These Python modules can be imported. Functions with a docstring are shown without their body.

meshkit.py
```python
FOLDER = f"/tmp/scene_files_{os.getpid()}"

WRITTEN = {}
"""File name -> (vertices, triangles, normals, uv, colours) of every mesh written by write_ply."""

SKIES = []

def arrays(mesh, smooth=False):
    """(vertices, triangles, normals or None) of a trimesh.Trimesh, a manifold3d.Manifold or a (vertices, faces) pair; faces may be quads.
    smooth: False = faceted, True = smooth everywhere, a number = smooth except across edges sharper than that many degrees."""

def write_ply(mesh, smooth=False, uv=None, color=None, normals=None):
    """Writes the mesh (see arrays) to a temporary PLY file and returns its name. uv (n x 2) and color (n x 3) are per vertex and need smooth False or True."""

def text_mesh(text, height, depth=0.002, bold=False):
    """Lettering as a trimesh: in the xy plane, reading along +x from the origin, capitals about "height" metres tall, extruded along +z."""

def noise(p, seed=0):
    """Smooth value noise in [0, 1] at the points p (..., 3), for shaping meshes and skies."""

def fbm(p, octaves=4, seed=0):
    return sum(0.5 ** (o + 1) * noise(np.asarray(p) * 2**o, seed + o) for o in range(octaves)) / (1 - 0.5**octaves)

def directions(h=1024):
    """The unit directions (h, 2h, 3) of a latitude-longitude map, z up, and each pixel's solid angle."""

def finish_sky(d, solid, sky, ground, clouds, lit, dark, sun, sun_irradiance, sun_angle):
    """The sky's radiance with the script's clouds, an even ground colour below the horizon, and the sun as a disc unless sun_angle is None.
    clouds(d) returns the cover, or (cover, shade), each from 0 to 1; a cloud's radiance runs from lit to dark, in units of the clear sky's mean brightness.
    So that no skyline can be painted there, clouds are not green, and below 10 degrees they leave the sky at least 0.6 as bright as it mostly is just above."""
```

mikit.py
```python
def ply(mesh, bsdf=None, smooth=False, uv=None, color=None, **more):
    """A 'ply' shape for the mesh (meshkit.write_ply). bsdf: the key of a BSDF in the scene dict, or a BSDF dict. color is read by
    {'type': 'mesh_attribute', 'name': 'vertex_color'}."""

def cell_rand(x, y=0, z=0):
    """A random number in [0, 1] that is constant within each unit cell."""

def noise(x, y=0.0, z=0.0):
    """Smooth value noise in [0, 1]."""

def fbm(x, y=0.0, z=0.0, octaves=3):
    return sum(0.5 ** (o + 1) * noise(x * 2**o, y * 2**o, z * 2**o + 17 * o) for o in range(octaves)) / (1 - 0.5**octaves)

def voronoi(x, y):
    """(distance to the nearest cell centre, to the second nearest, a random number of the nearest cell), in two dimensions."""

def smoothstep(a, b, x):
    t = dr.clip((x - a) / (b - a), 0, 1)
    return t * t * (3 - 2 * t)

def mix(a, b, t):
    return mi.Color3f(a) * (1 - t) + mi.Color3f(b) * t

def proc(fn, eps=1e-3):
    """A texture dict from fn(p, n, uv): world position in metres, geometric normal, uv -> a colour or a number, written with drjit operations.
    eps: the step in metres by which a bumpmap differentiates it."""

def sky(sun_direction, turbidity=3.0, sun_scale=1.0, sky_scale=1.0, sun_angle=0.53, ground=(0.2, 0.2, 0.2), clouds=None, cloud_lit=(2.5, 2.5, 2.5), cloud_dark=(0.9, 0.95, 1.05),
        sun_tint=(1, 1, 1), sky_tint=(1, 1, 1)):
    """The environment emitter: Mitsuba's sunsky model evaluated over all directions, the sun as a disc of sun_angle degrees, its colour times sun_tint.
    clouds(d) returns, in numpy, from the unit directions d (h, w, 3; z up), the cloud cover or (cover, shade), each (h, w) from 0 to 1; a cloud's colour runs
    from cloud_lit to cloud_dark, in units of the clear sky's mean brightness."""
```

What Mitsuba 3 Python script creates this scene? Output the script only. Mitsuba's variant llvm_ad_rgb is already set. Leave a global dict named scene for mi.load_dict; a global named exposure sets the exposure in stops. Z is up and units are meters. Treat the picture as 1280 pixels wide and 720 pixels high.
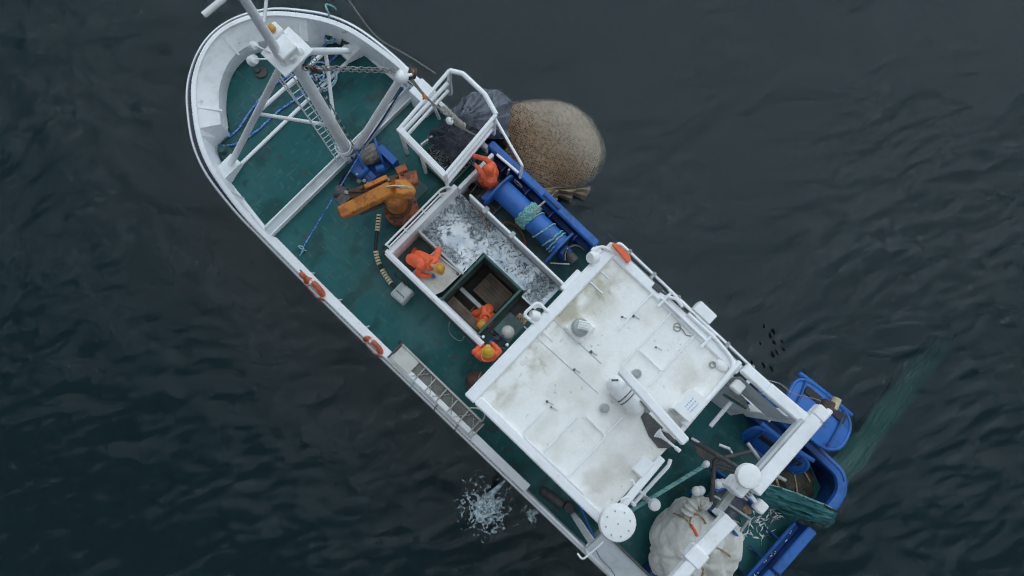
# A fishing vessel seen from above on a grey sea. World frame: metres, z up, +x towards the bow, +y to port, z = 0 at the still water.
import math, random
import numpy as np, trimesh, drjit as dr, mitsuba as mi, mikit, manifold3d as m3
import shapely.geometry as sg
from scipy.interpolate import CubicSpline
from mikit import noise, fbm, voronoi, smoothstep, mix, proc
import meshkit
T = mi.ScalarTransform4f
scene, labels = {}, {}
# ---------------------------------------------------------------- camera, sky, exposure
scene['camera'] = {'type': 'perspective', 'fov': 66.04, 'fov_axis': 'x', 'near_clip': 0.1, 'far_clip': 4000.0,
                   'to_world': T().look_at([0, 0, 21.8], [0.04430614, -0.10431809, 21.8 - 0.99355659], [0.69062573, -0.71541507, 0.10591212])}
SUN = np.array([0.25, -0.60, 0.76]); SUN = SUN / np.linalg.norm(SUN)
def overcast(d):
    c = d @ SUN
    n = meshkit.fbm(d * 6.0, 4, 5)
    t = np.clip((c - 0.50) / 0.74 + 0.45 * (n - 0.5), 0, 1)
    return np.ones(d.shape[:2]), 1 - t
scene['sky'] = mikit.sky(SUN.tolist(), turbidity=3, sun_scale=0.1, sun_angle=175, sun_tint=(0.72, 0.95, 1.1), clouds=overcast, cloud_lit=(4.0, 4.65, 5.2), cloud_dark=(0.30, 0.36, 0.44))
exposure = 2.5
# ---------------------------------------------------------------- materials
def rgb(c): return {'type': 'rgb', 'value': [float(x) for x in c]}
def mat(key, color, rough=0.5, metallic=0.0, spec=0.5, bump=None, scale=0.01, two=True, coat=0.0):
    b = {'type': 'principled', 'base_color': proc(color) if callable(color) else color if isinstance(color, dict) else rgb(color), 'roughness': proc(rough) if callable(rough) else rough,
         'metallic': metallic, 'specular': spec}
    if coat: b['clearcoat'] = coat
    if bump is not None:
        b = {'type': 'bumpmap', 'arbitrary': proc(bump), 'scale': scale, 'bsdf': b}
    scene[key] = {'type': 'twosided', 'bsdf': b} if two else b
def hash2(i, j):
    h = mi.UInt32(mi.Int32(i)) * 374761393 + mi.UInt32(mi.Int32(j)) * 668265263
    h = (h ^ (h >> 13)) * 1274126177
    return mi.Float((h ^ (h >> 16)) & 0xFFFF) / 65535.0
def n2(x, y):
    i, j = dr.floor(x), dr.floor(y); u, v = x - i, y - j
    u, v = u * u * (3 - 2 * u), v * v * (3 - 2 * v)
    return dr.lerp(dr.lerp(hash2(i, j), hash2(i + 1, j), u), dr.lerp(hash2(i, j + 1), hash2(i + 1, j + 1), u), v)
def f2(x, y, o=2):
    return sum(0.5 ** (k + 1) * n2(x * 2 ** k + 11.3 * k, y * 2 ** k) for k in range(o)) / (1 - 0.5 ** o)
def dirt(base, dirtc, f=3.0, lo=0.5, hi=0.8, amt=0.6, rust=None):
    def fn(p, n, uv):
        x, y = p.x + p.z * 0.63, p.y - p.z * 0.41
        a = f2(x * f, y * f, 2)
        b = f2(x * f * 6, y * f * 6, 2)
        c = mix(base, dirtc, smoothstep(lo, hi, a * 0.65 + b * 0.35) * amt) * (0.94 + 0.12 * b)
        if rust is not None:
            r = f2(x * 5 + 31, y * 5 + 7, 3)
            c = mix(c, rust, smoothstep(0.80, 0.90, r) * 0.45)
        return c
    return fn
mat('white_paint', dirt((0.83, 0.835, 0.85), (0.56, 0.55, 0.52), 1.8, 0.52, 0.80, 0.5, (0.42, 0.27, 0.16)), 0.42)
mat('grey_paint', dirt((0.50, 0.53, 0.55), (0.34, 0.35, 0.34), 2.0, 0.45, 0.75, 0.6), 0.5)
mat('dark_grey', dirt((0.055, 0.058, 0.062), (0.12, 0.10, 0.085), 4.0, 0.5, 0.75, 0.7), 0.55)
mat('black_rubber', (0.018, 0.018, 0.02), 0.6)
def deck_color(p, n, uv):
    a = f2(p.x * 0.8 + 0.0, p.y * 0.8, 4)
    b = f2(p.x * 9 + 11.1, p.y * 9, 3)
    c = mix((0.013, 0.100, 0.102), (0.020, 0.122, 0.124), smoothstep(0.3, 0.7, a))
    c = mix(c, (0.008, 0.050, 0.050), smoothstep(0.52, 0.72, f2(p.x * 2.2 + 9 + 3.7, p.y * 1.4, 4)) * 0.7)
    s = smoothstep(0.72, 0.80, f2(p.x * 3 + 50 + 3.7, p.y * 16, 3)) + smoothstep(0.74, 0.82, f2(p.x * 17 + 3.7, p.y * 4 + 50, 3))
    c = mix(c, (0.11, 0.17, 0.16), dr.clip(s, 0, 1) * 0.35)
    c = mix(c, (0.07, 0.055, 0.04), smoothstep(0.76, 0.80, f2(p.x * 5 + 5 + 22.2, p.y * 5 + 15, 3)) * 0.6)
    return c * (0.9 + 0.2 * b)
def deck_rough(p, n, uv): return 0.30 + 0.4 * smoothstep(0.35, 0.65, f2(p.x * 0.9 + 4 + 0.0, p.y * 0.9, 4))
mat('deck_paint', deck_color, deck_rough, spec=0.3, bump=lambda p, n, uv: f2(p.x * 40 + 0.0, p.y * 40, 2), scale=0.006)
mat('green_steel', dirt((0.04, 0.10, 0.09), (0.025, 0.045, 0.04), 3.0, 0.4, 0.7, 0.8, (0.10, 0.05, 0.025)), 0.5)
mat('blue_paint', dirt((0.022, 0.125, 0.42), (0.014, 0.06, 0.20), 2.5, 0.45, 0.75, 0.8, (0.07, 0.06, 0.07)), 0.42)
mat('deep_blue', dirt((0.015, 0.065, 0.24), (0.012, 0.035, 0.10), 2.5, 0.4, 0.7, 0.8), 0.5)
mat('hull_paint', dirt((0.02, 0.035, 0.075), (0.03, 0.03, 0.03), 2.0, 0.4, 0.7, 0.6), 0.45)
def roof_color(p, n, uv):
    a = f2(p.x * 1.5 + 7.4, p.y * 1.5, 4)
    c = mix((0.85, 0.835, 0.81), (0.73, 0.71, 0.67), smoothstep(0.40, 0.72, a))
    band = smoothstep(-1.25, -0.42, p.x) * smoothstep(0.32, 0.66, f2(p.x * 2.4 + 8 + 11.1, p.y * 1.8, 4))
    c = mix(c, (0.42, 0.38, 0.27), band * 0.9)
    spots = smoothstep(0.60, 0.85, f2(p.x * 5 + 3 + 33.3, p.y * 11, 4)) * smoothstep(-1.2, -0.5, p.x) * smoothstep(0.45, 0.6, n2(p.x * 1.3, p.y * 1.3))
    c = mix(c, (0.26, 0.20, 0.12), spots * 0.7)
    few = smoothstep(0.76, 0.92, f2(p.x * 9 + 13 + 14.8, p.y * 9 + 2, 3))
    c = mix(c, (0.45, 0.42, 0.38), few * 0.6)
    aft = smoothstep(-2.6, -3.4, p.x) * smoothstep(0.45, 0.7, f2(p.x * 1.7 + 29.6, p.y * 1.7 + 6, 4))
    c = mix(c, (0.52, 0.48, 0.42), aft * 0.6)
    return c * (0.95 + 0.1 * f2(p.x * 30 + 3.7, p.y * 30, 2))
mat('roof_paint', roof_color, 0.55)
mat('crane_paint', dirt((0.60, 0.22, 0.035), (0.30, 0.085, 0.025), 5.0, 0.42, 0.72, 0.85, (0.10, 0.045, 0.03)), 0.42)
mat('rusty_orange', dirt((0.40, 0.105, 0.03), (0.13, 0.05, 0.03), 7.0, 0.38, 0.66, 0.95), 0.6)
mat('rusty_brown', dirt((0.12, 0.065, 0.04), (0.045, 0.032, 0.028), 7.0, 0.35, 0.65, 0.9), 0.7)
mat('steel', dirt((0.42, 0.43, 0.43), (0.20, 0.17, 0.14), 6.0, 0.45, 0.7, 0.8), 0.4, 0.6)
mat('galvanised', dirt((0.36, 0.38, 0.38), (0.22, 0.22, 0.20), 5.0, 0.4, 0.7, 0.7), 0.45, 0.4)
mat('aluminium', dirt((0.46, 0.46, 0.44), (0.30, 0.29, 0.26), 4.0, 0.4, 0.7, 0.7), 0.45, 0.3)
mat('grating', dirt((0.16, 0.155, 0.14), (0.09, 0.08, 0.07), 6.0, 0.4, 0.7, 0.8), 0.6)
mat('brown_board', dirt((0.25, 0.19, 0.145), (0.14, 0.10, 0.075), 4.0, 0.4, 0.7, 0.8), 0.65, bump=lambda p, n, uv: f2(p.x * 6 + 0.0, p.y * 60, 3), scale=0.01)
mat('beige_plastic', dirt((0.55, 0.54, 0.50), (0.38, 0.36, 0.31), 3.0, 0.45, 0.75, 0.7), 0.45)
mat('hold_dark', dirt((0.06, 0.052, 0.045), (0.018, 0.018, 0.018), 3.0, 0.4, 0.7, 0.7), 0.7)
mat('brown_tile', dirt((0.075, 0.06, 0.055), (0.045, 0.038, 0.035), 6.0, 0.4, 0.7, 0.8), 0.6)
mat('canvas', dirt((0.66, 0.645, 0.605), (0.46, 0.43, 0.375), 2.2, 0.4, 0.7, 0.75), 0.8, bump=lambda p, n, uv: f2(p.x * 14 + p.z * 14, p.y * 14 - p.z * 14, 3), scale=0.02)
mat('orange_fabric', dirt((0.80, 0.13, 0.035), (0.55, 0.075, 0.025), 6.0, 0.45, 0.75, 0.7), 0.5)
mat('orange_buoy', dirt((0.62, 0.10, 0.03), (0.36, 0.07, 0.03), 9.0, 0.42, 0.7, 0.8), 0.5)
mat('yellow_plastic', dirt((0.68, 0.42, 0.03), (0.50, 0.26, 0.03), 8.0, 0.45, 0.75, 0.7), 0.35)
mat('amber_plastic', dirt((0.60, 0.30, 0.04), (0.42, 0.17, 0.03), 8.0, 0.45, 0.75, 0.7), 0.35)
mat('cream_sleeve', dirt((0.62, 0.54, 0.36), (0.40, 0.32, 0.19), 12.0, 0.4, 0.7, 0.7), 0.6)
mat('white_plastic', dirt((0.82, 0.82, 0.82), (0.68, 0.67, 0.64), 2.5, 0.45, 0.75, 0.6), 0.3)
mat('lens_glass', (0.55, 0.60, 0.62), 0.12)
mat('window_glass', (0.02, 0.026, 0.03), 0.06)
def twist(a, b, f):
    def fn(p, n, uv): return mix(a, b, smoothstep(0.45, 0.6, n2(p.x * f + p.z * f + 0.6 * ( p.z * f), p.y * f - p.x * f - 0.6 * ( p.z * f))))
    return fn
mat('blue_rope', twist((0.02, 0.10, 0.42), (0.22, 0.38, 0.62), 45), 0.8)
mat('pale_blue_rope', twist((0.16, 0.33, 0.45), (0.42, 0.55, 0.60), 45), 0.8)
mat('green_rope', twist((0.11, 0.30, 0.30), (0.25, 0.46, 0.42), 50), 0.8)
mat('grey_rope', twist((0.22, 0.21, 0.19), (0.36, 0.34, 0.30), 50), 0.8)
mat('tan_rope', twist((0.26, 0.17, 0.09), (0.44, 0.33, 0.20), 50), 0.8)
mat('brown_hose', dirt((0.20, 0.085, 0.04), (0.12, 0.06, 0.04), 7.0, 0.4, 0.7, 0.7), 0.55)
mat('wound_wire', lambda p, n, uv: mix((0.13, 0.115, 0.095), (0.30, 0.27, 0.22), smoothstep(0.3, 0.7, n2(p.x * 60 + 0.6 * ( p.z * 9), p.y * 9 - 0.6 * ( p.z * 9)))), 0.6)
def net_color(a, b, f):
    def fn(p, n, uv):
        g = f2(p.x * f + p.z * f, p.y * f - p.z * f, 3)
        w = 0.5 + 0.5 * dr.sin(p.x * 95 + p.z * 60) * dr.sin(p.y * 95 + p.z * 40)
        return mix(a, b, dr.clip(0.35 * w + 0.8 * (g - 0.25), 0, 1))
    return fn
mat('dark_net', net_color((0.040, 0.046, 0.062), (0.22, 0.235, 0.28), 5), 0.8, bump=lambda p, n, uv: n2(p.x * 45 + 0.6 * ( p.z * 45), p.y * 45 - 0.6 * ( p.z * 45)), scale=0.02)
mat('green_net', net_color((0.022, 0.10, 0.105), (0.05, 0.20, 0.20), 5), 0.8, bump=lambda p, n, uv: n2(p.x * 40 + 0.6 * ( p.z * 40), p.y * 40 - 0.6 * ( p.z * 40)), scale=0.02)
mat('brown_net', net_color((0.13, 0.095, 0.06), (0.26, 0.20, 0.135), 5), 0.8, bump=lambda p, n, uv: n2(p.x * 40 + 0.6 * ( p.z * 40), p.y * 40 - 0.6 * ( p.z * 40)), scale=0.02)
def catch_color(p, n, uv):
    v = n2(p.x * 22 + p.y * 5 + 0.6 * ( p.z * 30), p.y * 34 - 0.6 * ( p.z * 30))
    g = f2(p.x * 2 + 0.0, p.y * 2, 3)
    c = mix((0.22, 0.135, 0.075), (0.31, 0.21, 0.125), smoothstep(0.3, 0.7, g))
    outer = smoothstep(-5.55, -6.6, p.y)
    c = mix(c, (0.32, 0.29, 0.24), outer * 0.7)
    return mix(c * 0.28, c * 1.35, smoothstep(0.3, 0.7, v))
mat('catch_skin', catch_color, 0.45, bump=lambda p, n, uv: n2(p.x * 24 + 0.6 * ( p.z * 24), p.y * 30 - 0.6 * ( p.z * 24)), scale=0.04)
mat('net_twine', lambda p, n, uv: mix((0.35, 0.22, 0.125), (0.60, 0.52, 0.42), smoothstep(-5.7, -6.9, p.y) * 0.9), 0.6)
mat('fish_skin', {'type': 'mesh_attribute', 'name': 'vertex_color'}, 0.3)
mat('body_color', {'type': 'mesh_attribute', 'name': 'vertex_color'}, 0.5)
mat('slush', lambda p, n, uv: mix((0.62, 0.69, 0.76), (0.90, 0.93, 0.96), smoothstep(0.3, 0.6, f2(p.x * 4 + 0.0, p.y * 4, 4))), 0.5, bump=lambda p, n, uv: f2(p.x * 22 + 0.0, p.y * 22, 4), scale=0.03)
mat('foam', lambda p, n, uv: mix((0.26, 0.36, 0.40), (0.62, 0.70, 0.74), smoothstep(0.25, 0.65, n2(p.x * 30, p.y * 30))), 0.7)
scene['foam_film'] = {'type': 'blendbsdf', 'weight': proc(lambda p, n, uv: 0.35 + 0.6 * smoothstep(0.30, 0.60, f2(p.x * 16, p.y * 16, 3))), 'bsdf_0': {'type': 'null'}, 'bsdf_1': {'type': 'ref', 'id': 'foam'}}
mat('weed', (0.004, 0.005, 0.005), 0.9, spec=0.1)
mat('weed_net', net_color((0.03, 0.032, 0.022), (0.085, 0.075, 0.05), 4), 0.8, bump=lambda p, n, uv: n2(p.x * 40, p.y * 40), scale=0.02)
mat('pale_green_net', net_color((0.025, 0.11, 0.09), (0.06, 0.20, 0.16), 3), 0.8)
mat('lettering_black', (0.03, 0.03, 0.035), 0.6)
mat('label_blue', (0.12, 0.30, 0.62), 0.4)
# ---------------------------------------------------------------- mesh helpers
cat = trimesh.util.concatenate
def A(*v): return np.array(v, float)
def hullmesh(pts):
    return trimesh.convex.convex_hull(np.asarray(pts, float))
def boxm(x0, x1, y0, y1, z0, z1, c=0.012):
    c = min(c, (x1 - x0) * .3, (y1 - y0) * .3, (z1 - z0) * .3)
    pts = []
    for x, sx in ((x0, 1), (x1, -1)):
        for y, sy in ((y0, 1), (y1, -1)):
            for z, sz in ((z0, 1), (z1, -1)):
                pts += [(x, y + sy * c, z + sz * c), (x + sx * c, y, z + sz * c), (x + sx * c, y + sy * c, z)]
    return hullmesh(pts)
def frame(d, up=(0, 0, 1)):
    d = np.asarray(d, float); d = d / np.linalg.norm(d); up = np.asarray(up, float)
    if abs(d @ up) > 0.97: up = A(1, 0, 0)
    s = np.cross(up, d); s /= np.linalg.norm(s)
    return d, s, np.cross(d, s)
def beam(p0, p1, w, h, c=0.012, up=(0, 0, 1)):
    p0, p1 = np.asarray(p0, float), np.asarray(p1, float)
    d, s, u = frame(p1 - p0, up); L = np.linalg.norm(p1 - p0)
    m = boxm(0, L, -w / 2, w / 2, -h / 2, h / 2, c)
    M = np.eye(4); M[:3, 0], M[:3, 1], M[:3, 2], M[:3, 3] = d, s, u, p0
    return m.apply_transform(M)
def turned(m, at=(0, 0, 0), rz=0.0, rx=0.0, ry=0.0):
    R = trimesh.transformations.euler_matrix(rx, ry, rz, 'sxyz'); R[:3, 3] = at
    return m.copy().apply_transform(R)
def spline(pts, n=None):
    p = np.asarray(pts, float)
    if len(p) < 3: return np.linspace(p[0], p[-1], n or 2)
    t = np.r_[0, np.cumsum(np.linalg.norm(np.diff(p, axis=0), axis=1) ** 0.5 + 1e-6)]
    return CubicSpline(t, p, bc_type='natural')(np.linspace(0, t[-1], n or 8 * len(p)))
def tube(pts, r, n=10, closed=False):
    p = np.asarray(pts, float); N = len(p)
    r = np.broadcast_to(np.asarray(r, float), (N,))
    t = (np.roll(p, -1, 0) - np.roll(p, 1, 0)) if closed else np.gradient(p, axis=0)
    t /= np.linalg.norm(t, axis=1, keepdims=True) + 1e-12
    ref = A(0, 0, 1) if abs(t[0, 2]) < 0.9 else A(1, 0, 0)
    a = np.cross(t[0], ref); a /= np.linalg.norm(a)
    rings, ang = [], np.arange(n) * 2 * np.pi / n
    for k in range(N):
        a = a - t[k] * (a @ t[k]); a /= np.linalg.norm(a) + 1e-12
        b = np.cross(t[k], a)
        rings.append(p[k] + r[k] * (np.cos(ang)[:, None] * a + np.sin(ang)[:, None] * b))
    v = np.vstack(rings); f = []
    for k in range(N if closed else N - 1):
        k2 = (k + 1) % N
        for j in range(n):
            j2 = (j + 1) % n
            f += [(k * n + j, k * n + j2, k2 * n + j2), (k * n + j, k2 * n + j2, k2 * n + j)]
    if not closed:
        c0, c1 = len(v), len(v) + 1; v = np.vstack([v, p[0], p[-1]])
        for j in range(n):
            j2 = (j + 1) % n
            f += [(c0, j2, j), (c1, (N - 1) * n + j, (N - 1) * n + j2)]
    return trimesh.Trimesh(v, f, process=False)
def rod(p0, p1, r, r1=None, n=14):
    return tube([p0, p1], [r, r if r1 is None else r1], n)
def bent(pts, r, n=10, rad=0.12):
    """tube along a polyline with rounded corners"""
    p = [np.asarray(q, float) for q in pts]; out = [p[0]]
    for a, b, c in zip(p[:-2], p[1:-1], p[2:]):
        u, w = a - b, c - b; k = min(rad, np.linalg.norm(u) * .45, np.linalg.norm(w) * .45)
        u, w = u / np.linalg.norm(u) * k, w / np.linalg.norm(w) * k
        for s in np.linspace(0, 1, 6): out.append((b + u) * (1 - s) ** 2 + 2 * b * s * (1 - s) + (b + w) * s * s)
    return tube(out + [p[-1]], r, n)
def lathe(prof, at=(0, 0, 0), axis=(0, 0, 1), n=28):
    prof = np.asarray(prof, float); ang = np.arange(n) * 2 * np.pi / n
    d, s, u = frame(axis); at = np.asarray(at, float)
    v = np.vstack([at + z * d + r * (np.cos(ang)[:, None] * s + np.sin(ang)[:, None] * u) for r, z in prof]); f = []
    for k in range(len(prof) - 1):
        for j in range(n):
            j2 = (j + 1) % n
            f += [(k * n + j, k * n + j2, (k + 1) * n + j2), (k * n + j, (k + 1) * n + j2, (k + 1) * n + j)]
    c = len(v); v = np.vstack([v, at + prof[0][1] * d, at + prof[-1][1] * d]); K = (len(prof) - 1) * n
    for j in range(n):
        j2 = (j + 1) % n
        f += [(c, j2, j), (c + 1, K + j, K + j2)]
    m = trimesh.Trimesh(v, f, process=False); m.update_faces(m.nondegenerate_faces()); return m
def cyl(at, r, h, axis=(0, 0, 1), c=0.01, n=28):
    c = min(c, r * .4, h * .4)
    return lathe([(r - c, 0), (r, c), (r, h - c), (r - c, h)], at, axis, n)
def ball(c, r, s=(1, 1, 1), sub=3):
    m = trimesh.creation.icosphere(sub, 1.0); m.vertices = m.vertices * np.asarray(s) * r + np.asarray(c, float); return m
def torus(c, R, r, axis=(0, 0, 1), n=32, k=10, a0=0.0, a1=None):
    d, s, u = frame(axis); c = np.asarray(c, float)
    closed = a1 is None
    ang = np.arange(n) * 2 * np.pi / n if closed else np.linspace(a0, a1, n)
    return tube([c + R * (math.cos(t) * s + math.sin(t) * u) for t in ang], r, k, closed)
def prism(poly, z0, z1):
    poly = poly if hasattr(poly, 'exterior') else sg.Polygon(poly)
    m = trimesh.creation.extrude_polygon(poly, z1 - z0, engine='earcut'); m.apply_translation([0, 0, z0]); return m
def loft(sec, closed_ring=True, caps=True):
    S = np.asarray(sec, float); N, K = S.shape[:2]; v = S.reshape(-1, 3); f = []
    for i in range(N - 1):
        for j in range(K if closed_ring else K - 1):
            j2 = (j + 1) % K
            f += [(i * K + j, i * K + j2, (i + 1) * K + j2), (i * K + j, (i + 1) * K + j2, (i + 1) * K + j)]
    if caps and closed_ring:
        for j in range(1, K - 1):
            f += [(0, j + 1, j), ((N - 1) * K, (N - 1) * K + j, (N - 1) * K + j + 1)]
    return trimesh.Trimesh(v, f, process=False)
def chain_mesh(p0, p1, link=0.09, r=0.009, sag=0.0):
    p0, p1 = np.asarray(p0, float), np.asarray(p1, float); L = np.linalg.norm(p1 - p0); n = max(2, int(L / (link * .78)))
    out = []
    for k in range(n):
        t = (k + .5) / n; c = p0 + (p1 - p0) * t - A(0, 0, 4 * sag * t * (1 - t))
        d, s, u = frame(p1 - p0); w = s if k % 2 else u
        out.append(tube([c + d * (link * .5 * math.cos(a)) + w * (link * .27 * math.sin(a)) for a in np.arange(12) * np.pi / 6], r, 5, True))
    return cat(out)
count = {}
def key_of(base):
    n = count.get(base, -1) + 1; count[base] = n
    return base if n == 0 else f'{base}_{n:03d}'
def put(parent, name, mesh, m, smooth=35, color=None, kind=None, **kw):
    k = key_of(f'{parent}__{name}' if parent else name)
    scene[k] = mikit.ply(mesh, m, smooth=True if color is not None else smooth, color=color, **kw)
    if kind: labels.setdefault(k, {})['kind'] = kind
    return k
def thing(name, label, category, group=None):
    k = key_of(name); labels[k] = {'label': label, 'category': category}
    if group: labels[k]['group'] = group
    return k
def tag(k, label, category=None, group=None, kind=None):
    d = labels.setdefault(k, {})
    if label: d['label'] = label
    if category: d['category'] = category
    if group: d['group'] = group
    if kind: d['kind'] = kind
    return k
rng = np.random.default_rng(7)
# ---------------------------------------------------------------- the sea
def wave(x, y):
    a, b = x * 0.95 - y * 0.32, x * 0.32 + y * 0.95
    q = lambda u, v, s: meshkit.fbm(np.stack([u, v, 0 * u + s], -1), 3, 3)
    w = 0.9 * q(a * .45, b * .35, 5.)
    gust = 0.7 + 0.9 * q(a * .10, b * .08, 9.)
    r1 = 1 - abs(2 * q(a * 0.55 + w, b * 0.26 + .3 * w, 2.0) - 1); r2 = 1 - abs(2 * q(a * 1.6 + w, b * 0.75, 4.0) - 1)
    h = 0.22 * (q(a * 0.22, b * 0.14, 0.0) - .5) + gust * (0.052 * (r1 - .6) + 0.045 * (r2 - .6) + 0.036 * (q(a * 3.4 + w, b * 1.7, 7.0) - .5))
    return h
inner = np.arange(-20.02, 20.03, 0.077)
outer = 20.02 * 1.22 ** np.arange(1, 24)
g = np.r_[-outer[::-1], inner, outer]
gx, gy = np.meshgrid(g, g, indexing='ij'); nn = len(g)
fade = np.clip((40 - np.maximum(abs(gx), abs(gy))) / 15, 0, 1)
sv = np.stack([gx, gy, wave(gx, gy) * fade], -1).reshape(-1, 3)
ii, jj = np.meshgrid(np.arange(nn - 1), np.arange(nn - 1), indexing='ij'); a0 = (ii * nn + jj).ravel()
sf = np.vstack([np.stack([a0, a0 + nn, a0 + nn + 1], -1), np.stack([a0, a0 + nn + 1, a0 + 1], -1)])
edge = [k * nn for k in range(nn)] + [(nn - 1) * nn + k for k in range(1, nn)] + [k * nn + nn - 1 for k in range(nn - 2, -1, -1)] + [k for k in range(nn - 2, 0, -1)]
base = len(sv); low = sv[edge].copy(); low[:, 2] = -60.0
ne = len(edge); e0 = np.array(edge); e1 = np.roll(e0, -1); b0 = base + np.arange(ne); b1 = np.roll(b0, -1)
sea_v = np.vstack([sv, low, [[0, 0, -60.0]]])
sea_f = np.vstack([sf, np.stack([e0, b0, e1], -1), np.stack([e1, b0, b1], -1), np.stack([b0, 0 * b0 + len(sea_v) - 1, b1], -1)])
sea_mesh = trimesh.Trimesh(sea_v, sea_f, process=False)
if sea_mesh.volume < 0: sea_mesh.invert()
scene['sea_water_body'] = {'type': 'homogeneous', 'albedo': rgb((0.030, 0.165, 0.195)), 'sigma_t': rgb((0.95, 0.62, 0.58))}
scene['water_surface'] = {'type': 'dielectric', 'int_ior': 1.333, 'ext_ior': 1.0}
scene['sea'] = mikit.ply(sea_mesh, 'water_surface', smooth=True, interior={'type': 'ref', 'id': 'sea_water_body'})
labels['sea'] = {'label': 'dark grey-green sea with low ripples all round the boat', 'category': 'sea', 'kind': 'structure'}
# ---------------------------------------------------------------- the fishing vessel: hull, decks, bulwarks
V = thing('fishing_vessel', 'white and blue fishing boat with green decks, lying diagonally on the dark sea', 'fishing boat')
YC = -1.46
def deck_z(x):
    return 1.2 + .80 * np.clip((np.asarray(x, float) - 6) / 4.4, 0, 1) ** 1.3
half = [(-8.1, 2.86), (-5, 2.90), (-2, 2.93), (2, 2.95), (4.5, 2.94), (6, 2.90), (7, 2.83), (7.62, 2.72), (8.24, 2.56), (8.9, 2.24), (9.43, 1.86), (9.95, 1.40), (10.3, .88), (10.47, .45), (10.53, 0)]
ctrl = A(*[(x, YC + b) for x, b in half] + [(x, YC - b) for x, b in half[-2::-1]]).reshape(-1, 2)
tt = np.r_[0, np.cumsum(np.linalg.norm(np.diff(ctrl, axis=0), axis=1))]
cs = CubicSpline(tt, ctrl); ts = np.linspace(0, tt[-1], 220)
OUT = cs(ts); tan = cs(ts, 1); tan /= np.linalg.norm(tan, axis=1, keepdims=True)
INW = np.stack([tan[:, 1], -tan[:, 0]], 1)              # inward normal: port side runs forward
if (INW[5] @ A(0, 1)) > 0: INW = -INW
def cap_z(x):
    t = np.clip((np.asarray(x, float) - 5.0) / 4.4, 0, 1); return 2.15 + .85 * t * t * (3 - 2 * t)
def strip(sel, offs, zs):
    """loft along part of the outline; offs / zs: per-section lists of inward offsets and heights"""
    sec = []
    for i in sel:
        o, z = offs(i), zs(i)
        sec.append([(OUT[i, 0] + INW[i, 0] * a, OUT[i, 1] + INW[i, 1] * a, b) for a, b in zip(o, z)])
    return loft(sec)
port = np.arange(220) < 110
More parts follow.
